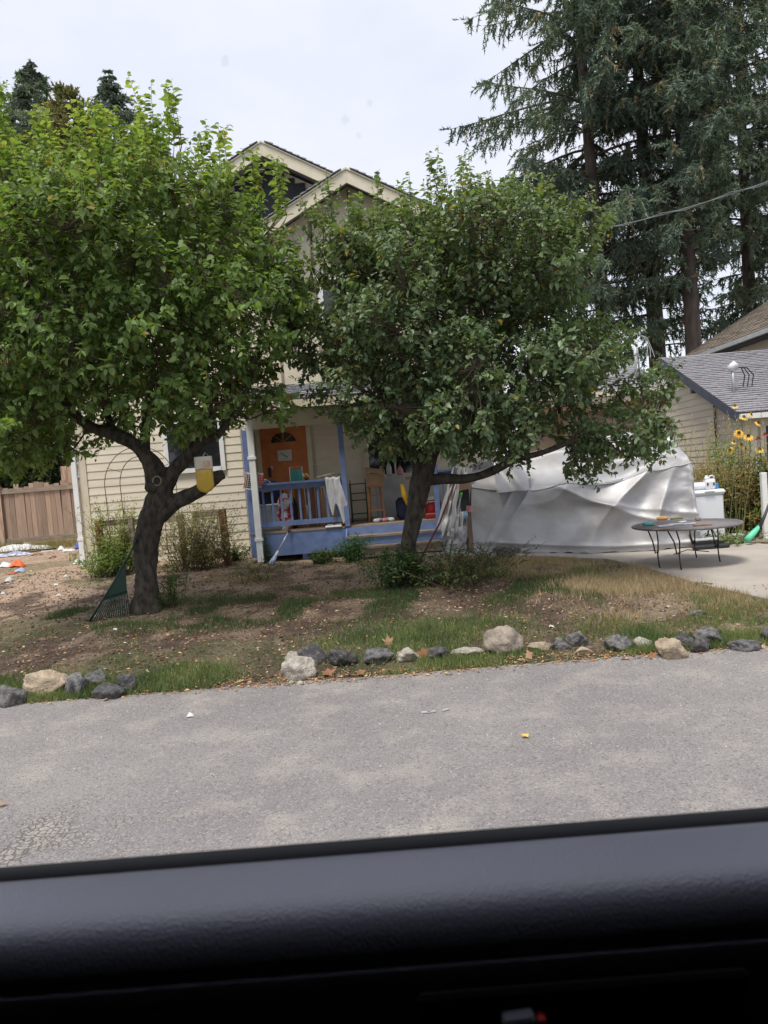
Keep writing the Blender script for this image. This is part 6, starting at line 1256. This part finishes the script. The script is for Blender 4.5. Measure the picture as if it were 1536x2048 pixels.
zb2 = zt(540, 1008, 13.75); MB().bbox((bx0, 13.72, dz), (bx1, 14.15, zb2 - .03), .03).build('bin', PLG, bn_); MB().bbox((bx0 - .015, 13.70, zb2 - .028), (bx1 + .015, 14.17, zb2), .012).build('lid', PLW, bn_); MB().bbox(((bx0 + bx1) / 2 - .05, 13.68, zb2 - .12), ((bx0 + bx1) / 2 + .05, 13.699, zb2 - .03), .006).build('latch', PLG, bn_)
def heap(px, py, w_, h_, Y, z0, mat_, label, seed, name='clothes', cat='clothes', grp=None):
    c_ = P(px, py, Y); W_ = w_ / S(Y) / 2; H_ = h_ / S(Y); V_, bmn = [], None
    import bmesh
    bm = bmesh.new(); bmesh.ops.create_icosphere(bm, subdivisions=4, radius=1); D_ = np.array([v.co[:] for v in bm.verts]); F_ = np.array([[v.index for v in f.verts] for f in bm.faces]); bm.free()
    r = 1 + .7 * (vn(D_[:, 0] * 2.2 + 5, D_[:, 1] * 2.2 + 5, D_[:, 2] * 2.2 + seed, seed=seed, octv=3) - .5); V_ = D_ * r[:, None]; V_[:, 2] = np.maximum(V_[:, 2], -.55) + .55; V_ = V_ * np.array([W_, .17, H_ / 1.5]) + np.array([c_.x, Y, z0])
    o = npmesh(name, V_, F_, mat_, org=(c_.x, Y, z0), smooth=True); setp(o, label, cat, grp); return o
heap(538, 990, 56, 44, 13.95, zb2 + .002, NAVY, 'dark bundle of clothes heaped on the pale tote', 1, grp='clothes heaped on the porch')
heap(534, 985, 18, 12, 13.82, zb2 + .22, M('sand_cloth', (.6, .42, .2), (.5, .36, .18), .8, 9), 'small sand coloured cloth on top of the dark bundle', 2, grp='clothes heaped on the porch')
FLW = M('red_white_floral_cloth', (.62, .60, .60), (.45, .03, .05), .8, 11, lo=.50, hi=.56)
heap(568, 1000, 34, 66, 13.8, dz, FLW, 'red and white floral cloth bundle right of the pale tote', 3, grp='clothes heaped on the porch')
heap(582, 1005, 22, 60, 13.95, dz, BLACK, 'black bag slumped between the floral cloth and the brown boards', 4, name='black_bag_and_gap', cat='bag', grp='clothes heaped on the porch')
heap(549, 978, 30, 26, 14.2, dz + .5, M('grey_green_cloth', (.05, .06, .055), (.09, .10, .09), .8, 9), 'grey green cloth heap behind the floral bundle', 5, grp='clothes heaped on the porch')
heap(682, 1018, 14, 16, 13.8, dz, M('ochre_box', (.20, .13, .04), (.15, .1, .03), .8, 9), 'small ochre pouch on the porch floor beside the blue post', 6, name='pouch', cat='pouch')
# teal folding chair behind the railing
x0_, x1_ = P(579, 940, 13.75).x, P(604, 940, 13.75).x; zt_c = zt(592, 934, 13.75); fc = thing('folding_chair', ((x0_ + x1_) / 2, 13.8, ZD), 'teal folding chair with white frame showing above the porch railing', 'chair')
MB().tube([(x0_ - .01, 13.9, dz), (x0_, 13.78, zt_c), (x1_, 13.78, zt_c), (x1_ + .01, 13.9, dz)], .011, 7, cap=True).build('frame', WHITE, fc, True)
MB().grid(lambda u_, v_: (x0_ + .005 + (x1_ - x0_ - .01) * u_, 13.785 + .02 * math.sin(3.1 * u_), zt_c - .05 - .30 * v_), 8, 8).build('backrest', TEAL, fc, True)
MB().grid(lambda u_, v_: (x0_ + .005 + (x1_ - x0_ - .01) * u_, 13.80 + .35 * v_, dz + .40), 4, 4).build('seat', TEAL, fc, True)
MB().tube([(x0_ - .03, 14.15, dz), (x0_ - .03, 13.80, dz + .42)], .010, 6).build('leg', WHITE, fc, True); MB().tube([(x1_ + .03, 14.15, dz), (x1_ + .03, 13.80, dz + .42)], .010, 6).build('leg', WHITE, fc, True)
# on the rail
p = P(612, 950, yr); fp = thing('flower_pot', (p.x, yr, RT + .012), 'tiny pot of pale yellow flowers on the porch railing', 'plant')
MB().lathe([(.02, 0), (.03, .04), (.03, .05)], (p.x, yr, RT + .013), 10).build('pot', BLACK, fp, True)
for k in range(7): g_ = random.Random(k); q = Vector((p.x + g_.uniform(-.06, .05), yr + g_.uniform(-.03, .03), RT + .06 + g_.uniform(0, .07))); MB().lathe([(.008, 0), (.022, .012), (.01, .02)], q, 7).build('bloom', M('pale_yellow_bloom', (.75, .68, .28), (.7, .6, .2), .7, 9), fp, True)
p = P(527, 960, yr); MB().grid(lambda u_, v_: (p.x - .10 + .22 * u_, yr - .05 + .12 * v_, RT + .014 + .07 * max(0, math.sin(math.pi * u_)) ** .7 * (.6 + .6 * float(vn(u_ * 5, v_ * 3, seed=4)))), 14, 8).build('plastic_bag', PLW, None, True, ('crumpled white plastic bag on the left end of the porch railing', 'bag'))
rx_ = P(632, 945, 13.7); rc = thing('wire_stand', (rx_.x, 13.7, ZD), 'thin metal plant stand with a round top behind the porch railing', 'stand')
for dx in (-.05, .02, .07): MB().tube([(rx_.x + dx, 13.7, dz), (rx_.x + dx, 13.7, zt(632, 932, 13.7))], .006, 5).build('leg', METG, rc, True)
MB().tube([(rx_.x - .05, 13.7, zt(632, 932, 13.7)), (rx_.x + .07, 13.7, zt(632, 932, 13.7))], .006, 5).build('crossbar', METG, rc, True)
# jacket hanging over the rail
jx0, jx1 = P(651, 955, yr).x, P(680, 955, yr).x
def jk(u_, v_):
    s_ = v_; w0 = jx0 + (jx1 - jx0) * u_; x = w0 + .16 * max(0, s_ - .3) * (.3 + .6 * u_) ; top = RT + .03; L_ = .42 + .42 * math.exp(-((u_ - .72) / .22) ** 2) + .28 * math.exp(-((u_ - .15) / .12) ** 2)
    if s_ < .15: return (w0, yr + .09 - 1.25 * s_, top + .01 * math.sin(u_ * 14))
    t_ = (s_ - .15) / .85; return (x, yr - .095 - .03 * float(vn(u_ * 7, t_ * 2, seed=6, octv=2)) * 2 + .0 * t_, top - L_ * t_ + .012 * math.sin(u_ * 14))
MB().grid(jk, 34, 34).build('jacket', CLOTHG, None, True, ('whitish grey jacket hanging over the right end of the porch railing', 'jacket'))
a_, b_ = P(634, 962, yr - .02), P(683, 945, yr + .05); a_.z = RT + .04; b_.z = RT + .09; MB().tube([a_, a_.lerp(b_, .5) + Vector((0, 0, .015)), b_], [.022, .028, .022], 7).build('dry_branch', M('dry_cream_bark', (.42, .37, .26), (.3, .26, .18), .9, 14, bump=.6), None, True, ('dry cream coloured branch lying on the rail above the jacket', 'branch'))
# tray with shoes on the deck edge
x0_, x1_ = P(650, 1048, 13.33).x, P(683, 1048, 13.33).x; ty = thing('shoe_tray', ((x0_ + x1_) / 2, 13.4, ZD), 'white tray on the porch edge below the hanging jacket', 'tray')
MB().bbox((x0_, 13.335, dz), (x1_, 13.37, dz + .03), .005).build('tray', PLW, ty)
for k in (0, 1): x_ = x0_ + .09 + k * .15; MB().bbox((x_ - .07, 13.37, dz), (x_ + .07, 13.5, dz + .055), .02).build('sandal', M('grey_brown_sandal', (.12, .10, .10), (.2, .17, .16), .7, 9), None, True, (('left grey brown sandal on the porch edge by the white tray', 'right grey brown sandal on the porch edge by the white tray')[k], 'sandal', 'sandals on the porch edge'))
# long brush leaning on the porch front
a_, b_ = P(541, 1110, 13.0), P(580, 1058, 13.34); a_.z = gh(a_.x, a_.y) + .02; sb_ = thing('snow_brush', a_, 'long brush with blue bristles leaning on the blue porch front', 'brush')
MB().tube([a_.lerp(b_, .35), b_], .012, 7).build('handle', METG, sb_, True); MB().tube([a_.lerp(b_, .18), a_.lerp(b_, .36)], [.03, .022], 8).build('grip', WHITE, sb_, True); MB().tube([a_, a_.lerp(b_, .2)], [.05, .035], 8).build('bristles', M('light_blue_bristle', (.35, .48, .75), (.6, .68, .85), .8, 20), sb_, True)
MB().tube([a_.lerp(b_, .9), b_ + Vector((.01, 0, .01))], .018, 7).build('cap', BLACK, sb_, True)
# two notice boards on the porch corner, turned sideways, print too small to read
for (px, py, w_, h_, cols, lb) in ((497, 962, .075, .30, (PAPER, RED, IRON), 'narrow white sign with black print and red border left of the white rain pipe'), (518, 960, .06, .26, (PAPER, RED, RED), 'narrow white sign with red print right of the white rain pipe')):
    p = P(px, py, 13.3); sg = thing('notice_sign', (p.x, 13.3, p.z), lb, 'sign'); tl_ = (0, R(14), 0)
    MB().box((p.x - w_, 13.295, p.z - h_ / 2), (p.x + w_, 13.303, p.z + h_ / 2), rot=tl_).build('board', cols[0], sg)
    MB().box((p.x - w_ + .008, 13.291, p.z - h_ / 2 + .01), (p.x - w_ + .022, 13.294, p.z + h_ / 2 - .01), rot=tl_, c=(p.x, 13.299, p.z)).build('border', cols[1], sg)
    for k in range(3):
        xk = p.x - w_ + .035 + k * .035
        for q in range(7): zq = p.z - h_ / 2 + .025 + q * (h_ - .05) / 7; MB().box((xk, 13.291, zq), (xk + (.024 if k != 1 else .03), 13.294, zq + (h_ - .06) / 9), rot=tl_, c=(p.x, 13.299, p.z)).build('printed_mark', cols[2], sg)

# ================================================================ THE CAR THE PICTURE IS TAKEN FROM
VINYL = bpy.data.materials.new('grey_vinyl'); VINYL.use_nodes = True
def _v():
    t = VINYL.node_tree; b = t.nodes['Principled BSDF']; b.inputs['Base Color'].default_value = (.25, .255, .315, 1); b.inputs['Roughness'].default_value = .36; b.inputs['Specular IOR Level'].default_value = 1.0
    tc_ = t.nodes.new('ShaderNodeTexCoord'); n = t.nodes.new('ShaderNodeTexVoronoi'); n.inputs['Scale'].default_value = 520; t.links.new(tc_.outputs['Object'], n.inputs['Vector'])
    n2 = t.nodes.new('ShaderNodeTexNoise'); n2.inputs['Scale'].default_value = 420; n2.inputs['Detail'].default_value = 4; t.links.new(tc_.outputs['Object'], n2.inputs['Vector']); ad = t.nodes.new('ShaderNodeMath'); t.links.new(n.outputs['Distance'], ad.inputs[0]); t.links.new(n2.outputs[0], ad.inputs[1])
    bn = t.nodes.new('ShaderNodeBump'); bn.inputs['Strength'].default_value = .45; bn.inputs['Distance'].default_value = .0008; t.links.new(ad.outputs[0], bn.inputs['Height']); t.links.new(bn.outputs[0], b.inputs['Normal'])
_v()
RUB = M('black_rubber', (.008, .008, .009), (.010, .010, .011), .7, 30)
CARP = M('dark_car_paint', (.02, .02, .025), (.018, .018, .022), .3, 5)
car = thing('car', (0, -.2, .35), 'dark interior of the parked car, its black window sill and door top across the bottom', 'car')
def extr(prof, x0_, x1_, name, mat_, nx_=2, smooth=True):
    n = len(prof); mb = MB(); xs_ = np.linspace(x0_, x1_, nx_ + 1)
    mb.v = [(x, y, z - (.016 if name == 'window_seal' else .011)) for x in xs_ for (y, z) in prof]; mb.f = [(i * n + k, i * n + (k + 1), (i + 1) * n + k + 1, (i + 1) * n + k) for i in range(nx_) for k in range(n - 1)]
    return mb.build(name, mat_, car, smooth)
XA = .95
extr([(.625, 1.30), (.622, 1.452), (.616, 1.458), (.604, 1.4595), (.596, 1.4555), (.592, 1.449), (.590, 1.437)], -XA, XA, 'window_seal', RUB)
extr([(.589, 1.437), (.5885, 1.452), (.585, 1.4560), (.576, 1.4573), (.56, 1.4575), (.545, 1.4575), (.532, 1.4565), (.522, 1.4545), (.514, 1.451), (.5075, 1.446), (.5025, 1.439), (.499, 1.431), (.4965, 1.4225), (.4975, 1.4215)], -XA, XA, 'door_top', VINYL)
extr([(.4975, 1.4212), (.494, 1.419), (.492, 1.405), (.490, 1.34), (.49, 1.0), (.50, .7), (.50, .4)], -XA, XA, 'door_panel', VINYL)
def cpx(px, py, Y): return P(px, py, Y)
a_, b_ = cpx(832, 1990, .484), cpx(1500, 1945, .484)
MB().bbox((a_.x, .481, 1.22), (b_.x, .4885, a_.z - .0), .003).build('armrest_panel', M('black_trim', (.01, .01, .011), (.012, .012, .013), .8, 30, spec=.2), car)
p = cpx(1038, 2040, .472); MB().bbox((p.x - .011, .468, p.z - .006), (p.x + .011, .4805, p.z + .0025), .002, rot=(0, -.06, 0)).build('window_switch', M('dull_grey_switch', (.12, .13, .15), (.09, .1, .12), .5, 9), car)
p = cpx(1084, 2046, .472); MB().bbox((p.x - .003, .470, p.z - .003), (p.x + .003, .4805, p.z + .003), .001).build('warning_light', RED, car)
sh_ = MB(); sh_.box((-XA, -1.25, .30), (XA, .62, .35)); sh_.box((-XA, -1.28, .351), (XA, -1.25, 2.2)); sh_.box((-XA - .03, -1.25, .30), (-XA - .001, .64, 2.2)); sh_.box((XA + .001, -1.25, .30), (XA + .03, .64, 2.2)); sh_.box((-XA, .627, .30), (XA, .64, 1.40)); sh_.build('body', CARP, car)
MB().box((-XA - .03, -1.28, 2.201), (XA + .03, .66, 2.25)).build('roof', CARP, car)
PANE = bpy.data.materials.new('clear_glass'); PANE.use_nodes = True; t = PANE.node_tree; t.nodes.remove(t.nodes['Principled BSDF']); tb_ = t.nodes.new('ShaderNodeBsdfTransparent'); t.links.new(tb_.outputs[0], t.nodes['Material Output'].inputs[0])
pn = MB().box((-XA + .001, .609, 1.4465), (XA - .001, .612, 2.2)).build('window_pane', PANE, car)
SPK = bpy.data.materials.new('dried_water_spot'); SPK.use_nodes = True; t = SPK.node_tree; b = t.nodes['Principled BSDF']; b.inputs['Base Color'].default_value = (.7, .72, .74, 1); b.inputs['Alpha'].default_value = .09; b.inputs['Roughness'].default_value = .9
g_ = np.random.default_rng(3); mb = MB()
for k in range(55):
    px, py = (g_.uniform(0, 1536), g_.uniform(120, 1050)); p = P(px, py, .606); r = g_.uniform(.0012, .0036)
    mb.add([(p.x + r * g_.uniform(.7, 1.2) * math.cos(a), .606 + (k % 5) * .0004, p.z + r * 1.3 * g_.uniform(.7, 1.2) * math.sin(a)) for a in np.linspace(0, 2 * math.pi, 9)[:-1]], [tuple(range(8))])
ws = mb.build('water_spots', SPK, pn); ws['kind'] = 'stuff'
